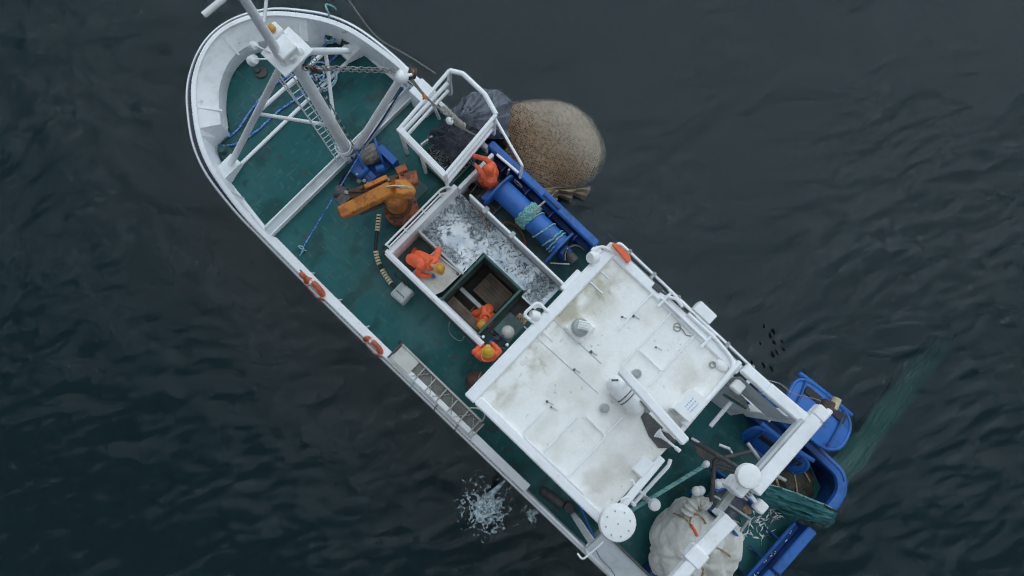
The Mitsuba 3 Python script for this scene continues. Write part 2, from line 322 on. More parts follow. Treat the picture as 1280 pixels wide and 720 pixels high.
def rng_sel(xp, xs):
    """outline indices from x = xp on the port side round the bow to x = xs on the starboard side"""
    return [i for i in range(220) if (port[i] and OUT[i, 0] >= xp) or (not port[i] and OUT[i, 0] >= xs)]
bowf = lambda x: float(np.clip((x - 9.05) / .12, 0, 1))
foot = lambda x: .20 + .42 * bowf(x)
lip = lambda x: float((1 - bowf(x)) * deck_z(x) + bowf(x) * (cap_z(x) - .46))
full = [tuple(OUT[i]) for i in range(0, 220, 2)]
stern_pts = [(-8.55, YC - 2.6), (-8.68, YC - 2.2), (-8.68, YC + 2.2), (-8.55, YC + 2.6)]
plan = sg.Polygon(full + stern_pts)
hole = sg.box(.74, -2.16, 1.92, -.66)
low_hull = cat([prism(plan.buffer(-.30), -1.3, -.3), prism(plan.buffer(-.16), -.3, .28)])
up_hull = prism(plan.buffer(-.12).difference(hole), .27, 1.19)
k = put(V, 'hull', cat([low_hull, up_hull]), 'hull_paint', False)
main = plan.buffer(-.1).difference(hole).intersection(sg.box(-12, -8, 6.0, 8))
put(V, 'deck', prism(main, 1.185, 1.2), 'deck_paint', False)
fx = np.linspace(6.0, 10.32, 30); fsec = []
for x in fx:
    b = np.interp(x, [h[0] for h in half], [h[1] for h in half]) - .12
    b = max(b, .05); z = float(deck_z(x)); fsec.append([(x, YC + b, z), (x, YC - b, z), (x, YC - b, z - .03), (x, YC + b, z - .03)])
put(V, 'deck', loft(fsec), 'deck_paint', False)
# bulwark: one white plate from the port gangway gap round the bow to the net frame
sel = rng_sel(-2.85, 5.75)
bw = strip(sel, lambda i: [.10, .20, foot(OUT[i, 0]), foot(OUT[i, 0]) - .02, .13], lambda i: [cap_z(OUT[i, 0]) - .02, cap_z(OUT[i, 0]) - .02, lip(OUT[i, 0]), float(deck_z(OUT[i, 0])) - .03, float(deck_z(OUT[i, 0])) - .9])
BW = put(V, 'bulwark', bw, 'white_paint', 40)
capw = lambda i: .23 + (.10 if -2.9 < OUT[i, 0] < 6 and port[i] else 0)
put(V, 'cap_rail', strip(sel, lambda i: [.12, .13, capw(i), capw(i) + .01, capw(i) - .01, .13], lambda i: [cap_z(OUT[i, 0]) + q for q in (.0, .03, .03, 0.0, -.03, -.03)]), 'white_paint', 40)
so = lambda i: .05 - .13 * float(np.clip((OUT[i, 0] - 6.5) / 2.5, 0, 1))
put(V, 'strake_base', strip(rng_sel(-8.0, 5.6), lambda i: [so(i) + .01, so(i) + .03, .13, .13], lambda i: [cap_z(OUT[i, 0]) - q for q in (.34, .29, .29, .46)]), 'hull_paint', 50)
put(V, 'rubbing_strake', strip(rng_sel(-8.0, 5.6), lambda i: [so(i) - .05, so(i) - .02, so(i) + .015, so(i) + .015], lambda i: [cap_z(OUT[i, 0]) - q for q in (.30, .24, .24, .42)]), 'white_paint', 50)
# bulwark aft of the gap (port) and along the wheelhouse (starboard)
thin = [i for i in range(220) if port[i] and -5.05 < OUT[i, 0] <= -2.80]
put(V, 'bulwark', strip(thin, lambda i: [.08, .13, .15, .10], lambda i: [1.95, 1.95, 1.18, .9]), 'white_paint', 40)
put(V, 'cap_rail', strip(thin, lambda i: [.07, .09, .15, .15, .07], lambda i: [1.97, 2.0, 2.0, 1.96, 1.94]), 'white_paint', 40)
aftp = [i for i in range(220) if port[i] and OUT[i, 0] <= -4.95]
put(V, 'bulwark', strip(aftp, lambda i: [.08, .2, .2, .10], lambda i: [2.1, 2.1, 1.18, .9]), 'white_paint', 40)
put(V, 'cap_rail', strip(aftp, lambda i: [.05, .08, .28, .29, .07], lambda i: [2.12, 2.16, 2.16, 2.12, 2.09]), 'white_paint', 40)
mids = [i for i in range(220) if not port[i] and -6.2 <= OUT[i, 0] <= .15]
put(V, 'bulwark', strip(mids, lambda i: [.08, .14, .14, .10], lambda i: [2.1, 2.1, 1.18, .9]), 'white_paint', 40)
put(V, 'cap_rail', strip(mids, lambda i: [.05, .08, .24, .25, .07], lambda i: [2.12, 2.16, 2.16, 2.12, 2.09]), 'white_paint', 40)
# upright stiffeners on the inner face of the bow bulwark
for X_ in range(9):
    i = 62 + int(X_ * 12); x, y = OUT[i]; z0, z1 = lip(x), float(cap_z(x)) - .03
    a = OUT[i] + INW[i] * .17; b = OUT[i] + INW[i] * (foot(x) + .07); w = tan[i] * .02
    pts = [(a[0] + s * w[0], a[1] + s * w[1], z1) for s in (-1, 1)] + [(a[0] + s * w[0] + INW[i, 0] * .05, a[1] + s * w[1] + INW[i, 1] * .05, z1) for s in (-1, 1)] \
        + [(b[0] + s * w[0], b[1] + s * w[1], z0) for s in (-1, 1)] + [(a[0] + s * w[0], a[1] + s * w[1], z0) for s in (-1, 1)]
    put(BW, 'stiffener', hullmesh(pts), 'white_paint', False)
# fairleads: dark oval pipes through the bulwark
for X_, dz_ in ((70, -.55), (82, -.5), (139, -.5), (59, -.5), (160, -.45)):
    x, y = OUT[X_]; z = float(cap_z(x)) + dz_; z = lip(x) + .5 * (float(cap_z(x)) - lip(x)) if bowf(x) > .5 else z; f_ = (float(cap_z(x)) - z) / (float(cap_z(x)) - lip(x))
    o = .20 + (foot(x) - .20) * f_; c = OUT[X_] + INW[X_] * (o + .012)
    n3 = A(INW[X_, 0], INW[X_, 1], .9 if bowf(x) > .5 else .1); t3 = A(tan[X_, 0], tan[X_, 1], 0)
    d3, s3, u3 = frame(n3)
    ring = [A(c[0], c[1], z) + t3 * .13 * math.cos(q) + u3 * .075 * math.sin(q) for q in np.arange(24) * np.pi / 12]
    fl = put(BW, 'fairlead', tube(ring, .022, 8, True), 'white_paint')
    plug = hullmesh([r_ + s_ * .004 * d3 for r_ in ring for s_ in (-1, 2)])
    put(fl, 'opening', plug, 'black_rubber', False)
# waterway strips, pipes and breakwater across the foredeck
put(V, 'deck_pipe', beam((8.19, .98, float(deck_z(8.19)) + .045), (8.19, -3.98, float(deck_z(8.19)) + .045), .085, .09), 'white_paint')
for s in (0, 1):
    y0, y1 = (1.20, 1.11) if s == 0 else (-4.06, -4.15)
    put(V, 'waterway', beam((6.62, y0, 1.26), (8.12, y1 - .13 if s == 0 else y1 + .22, float(deck_z(8.12)) + .03), .09, .08), 'white_paint')
BK = put(V, 'breakwater', boxm(6.36, 6.60, -4.10, 1.22, 1.19, 1.40), 'grey_paint')
put(BK, 'lip', boxm(6.585, 6.625, -4.12, 1.25, 1.19, 1.50, .01), 'white_paint')
put(BK, 'lip', boxm(6.335, 6.375, -4.12, 1.25, 1.19, 1.46, .01), 'white_paint')
# bulwark stays along the port side and the pad eyes
for x in (4.9, 3.9, 2.9, 1.9):
    put(V, 'bulwark_stay', hullmesh([(x - .012, 1.25, 2.05), (x + .012, 1.25, 2.05), (x - .012, 1.25, 1.2), (x + .012, 1.25, 1.2), (x - .012, 1.12, 1.2), (x + .012, 1.12, 1.2)]), 'white_paint', False)
put(V, 'freeing_port', boxm(4.72, 4.98, 1.17, 1.20, 2.185, 2.19, .001).apply_translation([0, .09, 0]), 'black_rubber', False)
# bollards by the bow
def bollard(c, r=.085, h=.38):
    m = cat([cyl(c, r, h), cyl(A(*c) + A(0, 0, h - .05), r * 1.25, .06), boxm(c[0] - .17, c[0] + .17, c[1] - .17, c[1] + .17, c[2] - .01, c[2] + .03)])
    return put(V, 'bollard', m, 'green_steel')
bollard((8.856, -3.543, 1.706)); bollard((8.441, -3.759, 1.622)); bollard((9.019, 0.322, 1.740), .075, .34); bollard((8.675, 0.488, 1.669), .075, .30)
put(V, 'mushroom_vent', cat([rod((8.569, -3.584, 1.598), (8.467, -3.671, 2.127), .025), ball((8.515, -3.817, 2.300), .11, (1, 1, .45))]), 'green_steel')
put(V, 'deck_hatch', cat([cyl((9.493, -1.641, 1.793), .17, .05), cyl((9.552, -1.609, 1.856), .07, .06)]), 'dark_grey')
# ---------------------------------------------------------------- foremast
MX, MY = 6.47, -1.74
FM = put(V, 'foremast', lathe([(.24, 1.2), (.22, 1.45), (.155, 1.5), (.112, 7.75), (.09, 7.85)], (MX, MY, 0)), 'white_paint')
put(FM, 'topmast', lathe([(.10, 7.6), (.085, 8.4), (.065, 11.6)], (6.66, -1.62, 0)), 'white_paint')
put(FM, 'head_box', boxm(6.42, 6.78, -1.92, -1.56, 7.72, 8.02, .02), 'white_paint')
put(FM, 'head_box', boxm(6.86, 7.10, -1.98, -1.74, 7.55, 7.95, .02), 'white_paint')
put(FM, 'platform', boxm(6.30, 6.95, -2.12, -1.40, 7.66, 7.72, .01), 'white_paint')
put(FM, 'yard', rod((7.10, -1.02, 9.6), (7.02, -2.5, 9.6), .055), 'white_paint')
put(FM, 'yard_bracket', rod((7.06, -1.62, 9.6), (6.66, -1.62, 9.5), .03), 'white_paint')
put(FM, 'stay_arm', rod((6.66, -1.7, 9.0), (7.0, -2.25, 9.3), .03), 'white_paint')
lp = put(FM, 'floodlight', cat([lathe([(.02, 0), (.09, .02), (.10, .14), (.085, .15)], (6.92, -1.26, 7.75), (.4, .5, -.6)), rod((6.92, -1.26, 7.72), (6.7, -1.5, 7.7), .018)]), 'white_plastic')
put(FM, 'floodlight', cat([lathe([(.02, 0), (.07, .02), (.08, .12), (.07, .13)], (7.02, -1.42, 7.9), (.5, .2, -.6)), rod((7.02, -1.42, 7.9), (6.8, -1.55, 7.7), .018)]), 'white_plastic')
put(FM, 'sheave_block', cat([cyl((6.15, -1.98, 7.30), .08, .05, (0, 1, .2)), beam((6.15, -1.96, 7.2), (6.35, -1.84, 7.45), .06, .12)]), 'rusty_brown')
put(FM, 'lamp', lathe([(.05, 0), (.07, .03), (.06, .12), (.03, .14)], (6.98, -1.84, 7.96)), 'amber_plastic')
LEGA = (8.22, .58, 1.98), (6.52, -1.58, 7.75); LEGB = (8.20, -3.62, 1.98), (6.44, -1.92, 7.75)
def lerp(a, b, t): return A(*a) * (1 - t) + A(*b) * t
put(FM, 'leg', rod(*LEGA, .082, .072), 'white_paint'); put(FM, 'leg', rod(*LEGB, .082, .072), 'white_paint')
ta, tb = lerp(*LEGA, .57), lerp(*LEGB, .57)
put(FM, 'cross_tie', rod(ta, tb, .045), 'white_paint')
put(FM, 'brace', rod(ta, (MX, MY + .12, 4.05), .042), 'white_paint'); put(FM, 'brace', rod(tb, (MX, MY - .12, 4.05), .042), 'white_paint')
for s, yo, yi in ((0, 1.06, .40), (1, -3.96, -3.42)):
    put(V, 'mast_pedestal', cat([hullmesh([(x, y, z) for x in (8.04, 8.40) for y, z in ((yo, 1.99), (yi, 1.99), (yi, 1.80), (yo, 1.4))])]), 'white_paint', False)
LD = put(FM, 'ladder', cat([rod((6.55, -1.38, 1.3), (6.55, -1.38, 7.3), .018, n=8), rod((6.55, -1.40, 4.6), (6.68, -1.34, 7.3), .012, n=6)]), 'white_paint')
put(LD, 'stile', rod((6.52, -1.56, 1.3), (6.52, -1.58, 7.3), .016, n=8), 'white_paint')
for q in range(17):
    put(LD, 'rung', rod((6.55, -1.37, 1.6 + q * .34), (6.52, -1.61, 1.6 + q * .34), .011, n=6), 'white_paint')
put(FM, 'cable', tube(spline([(6.34, -1.90, 1.4), (6.33, -1.90, 3.5), (6.35, -1.90, 5.5), (6.35, -1.89, 7.5)]), .014, 6), 'dark_grey')
for q in range(11):
    put(FM, 'cable_clip', boxm(6.31, 6.37, -1.93, -1.87, 1.9 + q * .52, 1.93 + q * .52, .004), 'galvanised')
put(FM, 'collar', cat([torus((MX, MY, 1.62), .20, .03), torus((MX, MY, 1.92), .19, .025), torus((MX - .03, MY + .06, 2.2), .19, .022)]), 'white_paint')
# derrick boom
TIP = A(5.38, -3.24, 6.0); FT = A(6.26, -1.95, 1.95)
BO = put(V, 'derrick', rod(FT, TIP, .105, .082), 'white_paint')
put(BO, 'head_fitting', cat([ball(TIP, .15), cyl(TIP + A(.02, -.06, .05), .09, .06, (.4, .3, 1)), rod(TIP, TIP + A(.18, .04, .1), .03), rod(TIP, TIP + A(-.1, -.2, -.05), .035)]), 'white_paint')
put(BO, 'heel_fitting', cat([boxm(6.16, 6.42, -2.05, -1.85, 1.7, 2.0), cyl((6.2, -2.0, 1.8), .07, .3, (0, 1, 0))]), 'galvanised')
dB = TIP - FT
put(BO, 'hose', tube(spline([FT + dB * t + A(-.10, -.08, -.06 - .10 * math.sin(t * 3.1)) for t in np.linspace(.05, .9, 8)]), .025, 8), 'deep_blue')
put(BO, 'hose', tube(spline([FT + dB * t + A(-.13, -.02, -.08 - .16 * math.sin(t * 3.1)) for t in np.linspace(.05, .85, 8)]), .018, 8), 'grey_paint')
t_ = thing('topping_chain', 'pale twin chain stretched from the mast head to the boom tip', 'chain')
for s in (-.035, .035):
    scene[key_of(t_ + '__strand')] = mikit.ply(chain_mesh((6.12, -2.02 + s, 7.35), TIP + A(.12, s, .12), .12, .010), 'galvanised', smooth=True)
t_ = thing('mast_head_chain', 'tangle of grey shackles and chain below the mast head', 'chain')
for q in range(7):
    c = A(6.28, -1.95, 7.45) + rng.normal(0, .10, 3) * A(1, 1, .8)
    put(t_, 'shackle', torus(c, .055, .012, rng.normal(size=3), 14, 6), 'galvanised')
# ---------------------------------------------------------------- white net frame at the rail
NF = put(V, 'net_frame', bent([(5.40, -2.85, 3.4), (5.56, -4.70, 3.4)], .05), 'white_paint')
ringp = [(5.56, -4.70, 3.4), (5.27, -4.87, 3.4), (4.54, -4.87, 3.4), (4.00, -4.70, 3.4)]
put(NF, 'outer_rail', bent(ringp, .062, rad=.05), 'white_paint')
put(NF, 'aft_rail', rod((4.00, -4.70, 3.4), (3.84, -2.80, 3.4), .05), 'white_paint')
put(NF, 'inner_rail', beam((5.44, -2.82, 3.40), (3.82, -2.77, 3.40), .15, .09, .02), 'white_paint')
put(NF, 'inner_rail', beam((5.44, -2.82, 2.92), (3.82, -2.77, 2.92), .09, .09, .02), 'white_paint')
for z in (2.95, 2.45):
    put(NF, 'forward_rail', rod((5.42, -2.85, z), (5.50, -4.55, z), .055 if z > 2.6 else .045), 'white_paint')
    put(NF, 'aft_rail', beam((4.00, -4.62, z), (3.84, -2.80, z), .09 if z > 2.6 else .07, .09), 'white_paint')
for x, y, zb in ((5.42, -2.83, 1.2), (3.84, -2.79, 1.2), (5.54, -4.66, 1.9), (4.00, -4.66, 1.9), (4.70, -2.80, 1.2)):
    put(NF, 'post', beam((x, y, zb), (x, y, 3.36), .08, .08), 'white_paint')
put(NF, 'hose_stub', rod((5.47, -3.95, 2.9), (5.30, -3.97, 1.9), .04), 'white_paint')
put(NF, 'gusset', hullmesh([(5.62, -4.72, 3.3), (5.50, -4.72, 3.3), (5.62, -4.60, 2.0), (5.48, -4.60, 2.0), (5.62, -4.48, 2.0), (5.50, -4.66, 3.3)]), 'grey_paint', False)
put(V, 'rail_block', boxm(5.72, 6.25, -4.34, -3.86, 1.2, 2.34, .02), 'white_paint')
put(V, 'frame_coaming', boxm(3.95, 5.72, -4.42, -4.30, .9, 1.55), 'white_paint')
# handrail aft of the frame
put(NF, 'handrail', bent([(4.02, -4.66, 3.25), (2.706, -4.277, 3.200), (2.666, -4.217, 2.300)], .035, rad=.06), 'white_paint')
put(NF, 'handrail', rod((3.430, -4.153, 2.700), (2.723, -4.191, 2.700), .035), 'white_paint')
# ---------------------------------------------------------------- starboard gunwale (blue), its trough
GU = put(V, 'gunwale', beam((3.86, -4.36, 2.12), (.08, -4.36, 2.12), .22, .16, .04), 'blue_paint')
put(GU, 'side_plate', boxm(.08, 3.86, -4.44, -4.36, .7, 2.1), 'blue_paint')
put(GU, 'inner_ledge', boxm(.2, 3.7, -4.30, -4.16, 1.5, 1.62), 'deep_blue')
put(GU, 'roller', cyl((1.95, -4.36, 2.2), .06, .55, (-1, 0, 0)), 'deep_blue')
for q in range(4):
    put(GU, 'stiffener', boxm(.6 + q * .85, .64 + q * .85, -4.28, -4.05, 1.2, 2.0), 'deep_blue')
# ---------------------------------------------------------------- the fish pound and hold
PO = put(V, 'pound', boxm(0.05, 3.80, -3.02, -.50, 1.205, 1.235), 'green_steel')
hole_cut = m3.Manifold.cube((1.18, 1.50, 2), False).translate((.74, -2.16, .2))
flr = m3.Manifold.cube((3.75, 2.52, .03), False).translate((.05, -3.02, 1.205)) - hole_cut
scene[PO] = mikit.ply(flr, 'green_steel', smooth=False)
put(PO, 'wall', boxm(.42, 3.72, -.58, -.45, 1.21, 2.28, .015), 'white_paint')
put(PO, 'wall', boxm(-.05, 3.26, -3.05, -2.98, 1.21, 2.20, .015), 'grey_paint')
put(PO, 'wall', boxm(3.62, 3.76, -2.95, -.46, 1.21, 2.26, .015), 'white_paint')
put(PO, 'wall', boxm(3.56, 3.66, -4.22, -2.96, 1.21, 2.15, .015), 'white_paint')
put(PO, 'wall_cap', boxm(-.05, 3.29, -3.062, -3.0, 2.203, 2.23, .008), 'white_paint')
put(PO, 'wall_cap', boxm(.42, 3.78, -.60, -.50, 2.283, 2.315, .01), 'white_paint')
put(PO, 'outer_rub', boxm(.42, 3.76, -.435, -.41, 2.0, 2.2, .005), 'black_rubber')
put(PO, 'rail', bent([(3.86, -.62, 2.40), (3.86, -2.60, 2.42), (3.78, -2.78, 2.42), (3.70, -2.80, 2.3)], .028, rad=.08), 'white_paint')
put(PO, 'rail', bent([(3.76, -.66, 2.42), (3.77, -2.52, 2.44), (3.68, -2.64, 2.4)], .022, rad=.06), 'white_paint')
for y in (-.66, -1.25, -1.9, -2.5):
    put(PO, 'rail_bracket', beam((3.70, y, 2.25), (3.87, y, 2.40), .05, .03), 'white_paint')
put(PO, 'pipe', rod((3.95, -.45, 1.5), (3.95, -2.85, 1.5), .035), 'dark_grey')
put(PO, 'pipe', rod((4.05, -.55, 1.42), (4.05, -2.7, 1.42), .025), 'rusty_brown')
for x in (2.72, 1.80):
    put(PO, 'clamp', boxm(x - .06, x + .06, -3.12, -2.93, 2.0, 2.27, .01), 'galvanised')
# inner bulkheads
put(PO, 'bulkhead', boxm(2.02, 3.62, -1.52, -1.46, 1.236, 1.95), 'grey_paint')
HC = put(PO, 'hatch_coaming', boxm(.66, .73, -2.24, -.64, 1.21, 2.0, .012), 'green_steel')
put(HC, 'side', boxm(1.93, 2.00, -2.24, -.60, 1.21, 2.0, .015), 'green_steel')
put(HC, 'side', boxm(.73, 1.93, -2.24, -2.17, 1.21, 2.0, .015), 'green_steel')
put(HC, 'side', boxm(.60, 2.03, -.66, -.585, 1.21, 1.9, .015), 'grey_paint')
HO = put(PO, 'hold', boxm(.745, 1.915, -2.155, -.665, .285, .33), 'hold_dark')
for b in ((.742, .752, -2.155, -.665), (1.908, 1.918, -2.155, -.665), (.755, 1.905, -2.158, -2.148), (.755, 1.905, -.672, -.662)):
    put(HO, 'lining', boxm(*b, .332, 1.205, .002), 'hold_dark')
for q in range(7):   # slatted board on the starboard side of the hold
    y0 = -2.12 + q * .098
    put(HO, 'board', boxm(.80, 1.66, y0, y0 + .09, .62, .66, .006), 'brown_board')
put(HO, 'beam', boxm(.80, 1.90, -1.29, -1.17, 1.02, 1.12), 'galvanised')
for q in range(3):
    put(HO, 'ledge_board', boxm(.79, 1.90, -.79 - q * .085, -.71 - q * .085, .98, 1.02, .006), 'brown_board')
put(HO, 'pen_wall', boxm(1.28, 1.31, -1.17, -.97, .4, .98), 'brown_board')
for q in range(3):
    put(HO, 'pen_board', boxm(.80, 1.27, -1.15 + q * .066, -1.09 + q * .066, .45, .48, .005), 'brown_board')
# working platform between pound and net frame
PL = put(V, 'platform', boxm(2.62, 3.54, -3.98, -3.02, 1.21, 1.34), 'galvanised')
for i in range(3):
    for j in range(3):
        put(PL, 'panel', boxm(2.64 + i * .30, 2.925 + i * .30, -3.97 + j * .315, -3.67 + j * .315, 1.343, 1.37, .006), 'brown_tile')
put(V, 'deck_plate', boxm(.70, 1.7, -3.9, -3.2, 1.203, 1.215, .003), 'green_steel')
put(V, 'deck_plate', boxm(1.75, 2.55, -3.55, -3.15, 1.203, 1.215, .003), 'green_steel')
put(V, 'deck_plate', boxm(4.35, 5.1, -2.55, -1.95, 1.203, 1.213, .003), 'green_steel')
put(V, 'hatch_plate', boxm(-.02, .50, -1.62, -1.0, 1.9, 1.94), 'green_steel')
put(V, 'side_step', boxm(0.02, .55, -2.16, -1.66, 1.24, 1.3), 'hold_dark')
# ---------------------------------------------------------------- wheelhouse
WH = put(V, 'wheelhouse', boxm(-3.75, -.45, -3.55, .22, 1.19, 5.18, .04), 'white_paint')
RF = put(WH, 'roof', boxm(-3.90, -.30, -3.72, .40, 5.20, 5.335, .01), 'roof_paint')
put(WH, 'roof_rim', boxm(-.36, -.09, -3.90, .56, 5.16, 5.42, .03), 'white_paint')
put(WH, 'roof_rim', boxm(-3.92, -.362, .34, .552, 5.16, 5.415, .03), 'white_paint')
put(WH, 'roof_rim', boxm(-3.92, -.362, -3.885, -3.66, 5.16, 5.415, .03), 'white_paint')
put(WH, 'roof_step', boxm(-.16, .02, -2.98, -2.44, 5.15, 5.38, .02), 'white_paint')
for i in range(6):
    w = put(WH, 'window', boxm(-.452, -.44, -3.40 + i * .60, -2.90 + i * .60, 4.1, 4.85, .004), 'window_glass', False)
    put(w, 'frame', cat([boxm(-.445, -.42, -3.44 + i * .60, -3.40 + i * .60, 4.06, 4.89, .004), boxm(-.445, -.42, -2.90 + i * .60, -2.86 + i * .60, 4.06, 4.89, .004)]), 'grey_paint')
for i in range(4):
    for y0, y1 in ((.215, .232), (-3.562, -3.545)):
        put(WH, 'window', boxm(-1.3 - i * .75, -.75 - i * .75, y0, y1, 4.15, 4.8, .004), 'window_glass', False)
d = put(WH, 'door', boxm(-3.765, -3.735, -1.9, -1.2, 1.25, 3.1, .01), 'grey_paint'); put(d, 'handle', rod((-3.80, -1.3, 2.2), (-3.80, -1.3, 2.35), .015), 'steel')
# seams and welded lines of the roof plating
for p0, p1 in (((-0.006, -1.319, 5.340), (-2.090, -1.381, 5.340)), ((-0.314, -1.848, 5.340), (-1.720, -1.876, 5.340))):
    put(RF, 'seam', beam((p0[0], p0[1], 5.336), (p1[0], p1[1], 5.336), .022, .016, .004), 'grey_paint')
put(RF, 'web', boxm(-.72, -.36, -2.98, -2.955, 5.3, 5.37, .005), 'white_paint'); put(RF, 'web', boxm(-.66, -.36, -1.52, -1.50, 5.3, 5.36, .005), 'white_paint')
put(RF, 'web', boxm(-.60, -.36, -3.3, -3.28, 5.3, 5.36, .005), 'white_paint')
def roofpipe(*pts): return put(WH, 'grab_rail', bent([(p[0], p[1], 5.40) for p in pts], .019, 8, .10), 'white_paint')
roofpipe((-1.479, -2.638, 5.400), (-1.474, -3.615, 5.400), (-1.527, -3.808, 5.400), (-1.682, -3.816, 5.400), (-1.882, -3.774, 5.400))
roofpipe((-2.050, -2.123, 5.400), (-2.047, -3.745, 5.400)); roofpipe((-2.091, -2.623, 5.400), (-2.748, -2.630, 5.400), (-2.724, -3.835, 5.400)); roofpipe((-2.748, -2.630, 5.400), (-2.744, -2.237, 5.400))
roofpipe((-1.499, -0.299, 5.400), (-1.495, 0.200, 5.400), (-1.572, 0.328, 5.400), (-1.837, 0.344, 5.400))
roofpipe((-2.083, -0.743, 5.400), (-2.081, 0.313, 5.400), (-2.772, 0.302, 5.400)); roofpipe((-2.203, -0.857, 5.400), (-2.806, -0.845, 5.400), (-2.784, 0.290, 5.400)); roofpipe((-2.774, -0.928, 5.400), (-2.780, -1.361, 5.400))
roofpipe((-1.572, 0.328, 5.400), (-2.368, 0.330, 5.400), (-3.264, 0.321, 5.400))
# hooped rails over the front edge
put(WH, 'hoop_rail', bent([(-0.116, -1.511, 5.420), (0.178, -1.475, 5.500), (0.147, -1.876, 5.500), (-0.160, -1.878, 5.420)], .036, 10, .10), 'white_paint')
put(WH, 'hoop_rail', bent([(-0.167, -3.246, 5.420), (0.056, -3.345, 5.500), (0.002, -3.658, 5.500), (-0.371, -3.799, 5.420)], .036, 10, .12), 'white_paint')
s = put(WH, 'searchlight', lathe([(.02, 0), (.11, .02), (.12, .14), (.10, .20)], (-0.096, -1.682, 5.380), (.5, .35, .25)), 'white_plastic'); put(s, 'bracket', cat([rod((-0.003, -1.729, 5.400), (-0.251, -1.693, 5.350), .03), ball((0.008, -1.765, 5.400), .06)]), 'dark_grey')
s = put(WH, 'searchlight', lathe([(.02, 0), (.12, .02), (.13, .16), (.11, .22)], (-0.100, -3.446, 5.400), (.3, .5, .45)), 'white_plastic'); put(s, 'bracket', rod((-0.110, -3.347, 5.350), (-0.282, -3.537, 5.350), .035), 'galvanised')
# side rail, starboard bridge walkway
put(WH, 'walkway', boxm(-4.2, -.5, -4.22, -3.56, 2.72, 2.78), 'grey_paint')
put(WH, 'side_rail', bent([(-.30, -3.92, 4.62), (-.22, -4.20, 4.62), (-4.25, -4.20, 4.62)], .035, 10, .12), 'white_paint')
put(WH, 'side_rail', bent([(-.32, -3.95, 4.25), (-.26, -4.14, 4.25), (-4.25, -4.14, 4.25)], .026, 8, .12), 'white_paint')
put(WH, 'side_rail', rod((-.40, -3.985, 4.95), (-4.1, -3.985, 4.95), .030), 'galvanised')
for q in range(6):
    x = -.55 - q * .74
    put(WH, 'rail_post', beam((x, -4.17, 2.75), (x, -4.17, 4.62), .05, .05), 'galvanised')
    put(WH, 'rail_bracket', beam((x, -4.26, 4.64), (x, -3.90, 4.9), .07, .04), 'galvanised')
put(WH, 'wire', rod((.15, -4.32, 4.0), (-4.6, -4.32, 4.0), .007, n=5), 'dark_grey')
for z, y in ((5.46, -3.98), (5.46, -3.74)):
    put(WH, 'roof_rail', rod((-1.66, y, z), (-3.05 if y < -3.9 else -3.0, y, z), .030), 'white_paint')
for x in (-1.75, -2.98):
    put(WH, 'roof_rail', beam((x, -4.02, 5.46), (x, -3.55, 5.46), .06, .05), 'white_paint')
put(WH, 'roof_rail', bent([(-1.768, -3.862, 5.500), (-1.924, -3.943, 5.500), (-2.123, -3.901, 5.500)], .035, 8, .1), 'white_paint')
put(WH, 'roof_rail', bent([(-2.306, -3.895, 5.450), (-3.096, -3.909, 5.450), (-3.353, -3.877, 5.450), (-3.609, -3.846, 5.450), (-3.766, -3.697, 5.450), (-3.799, -3.383, 5.450)], .045, 10, .14), 'white_paint')
put(WH, 'aft_rail', rod((-3.776, -3.914, 5.450), (-3.850, -1.956, 5.450), .055), 'white_paint')
put(WH, 'aft_rail', rod((-4.397, -3.991, 4.600), (-4.441, -2.620, 4.600), .05), 'white_paint')
put(WH, 'cable_box', boxm(-2.86, -2.38, -4.40, -4.13, 4.72, 5.06, .02), 'white_paint')
put(WH, 'cable_bunch', cat([tube(spline([(-1.6 - t * .24, -3.90 + .03 * math.sin(t * 2 + q), 5.30 + .02 * q) for t in range(7)]), .02, 6) for q in range(3)]), 'dark_grey')
put(WH, 'cable', tube(spline([(-2.270, -3.519, 5.350), (-2.298, -3.616, 5.350), (-2.415, -3.588, 5.350), (-2.399, -3.479, 5.350), (-2.293, -3.494, 5.350), (-2.437, -3.585, 5.360), (-2.580, -3.559, 5.350), (-2.688, -3.617, 5.350)]), .012, 6), 'galvanised')
put(WH, 'speaker', cat([beam((-1.374, -3.849, 5.400), (-1.576, -3.855, 5.400), .14, .10), rod((-1.576, -3.855, 5.400), (-1.696, -3.876, 5.400), .03)]), 'dark_grey')
# roof vents, square base with lamp, small fittings
for c in ((-2.378, -2.230, 5.340), (-2.377, -1.245, 5.340)):
    v = put(WH, 'vent', cyl(c, .10, .13), 'grey_paint'); put(v, 'cap', cyl(A(*c) + A(0, 0, .132), .075, .02), 'galvanised')
c = A(*(-0.865, -2.099, 5.340)); R = put(WH, 'lamp_base', boxm(c[0] - .25, c[0] + .25, c[1] - .25, c[1] + .25, 5.336, 5.50, .05), 'roof_paint')
put(R, 'drum', lathe([(.17, 0), (.19, .03), (.17, .16), (.13, .18)], (c[0], c[1], 5.50)), 'galvanised')
c2 = c + A(.0, -.02, 0)
put(R, 'panel', turned(boxm(-.12, .12, -.10, .10, 0, .05, .01), (c2[0] - .02, c2[1] - .03, 5.675), .55), 'white_plastic')
for q in range(4):
    put(R, 'fin', turned(boxm(-.10, .10, -.088 + q * .052, -.068 + q * .052, .05, .075, .004), (c2[0] - .02, c2[1] - .03, 5.677), .55), 'galvanised' if q == 3 else 'white_plastic')
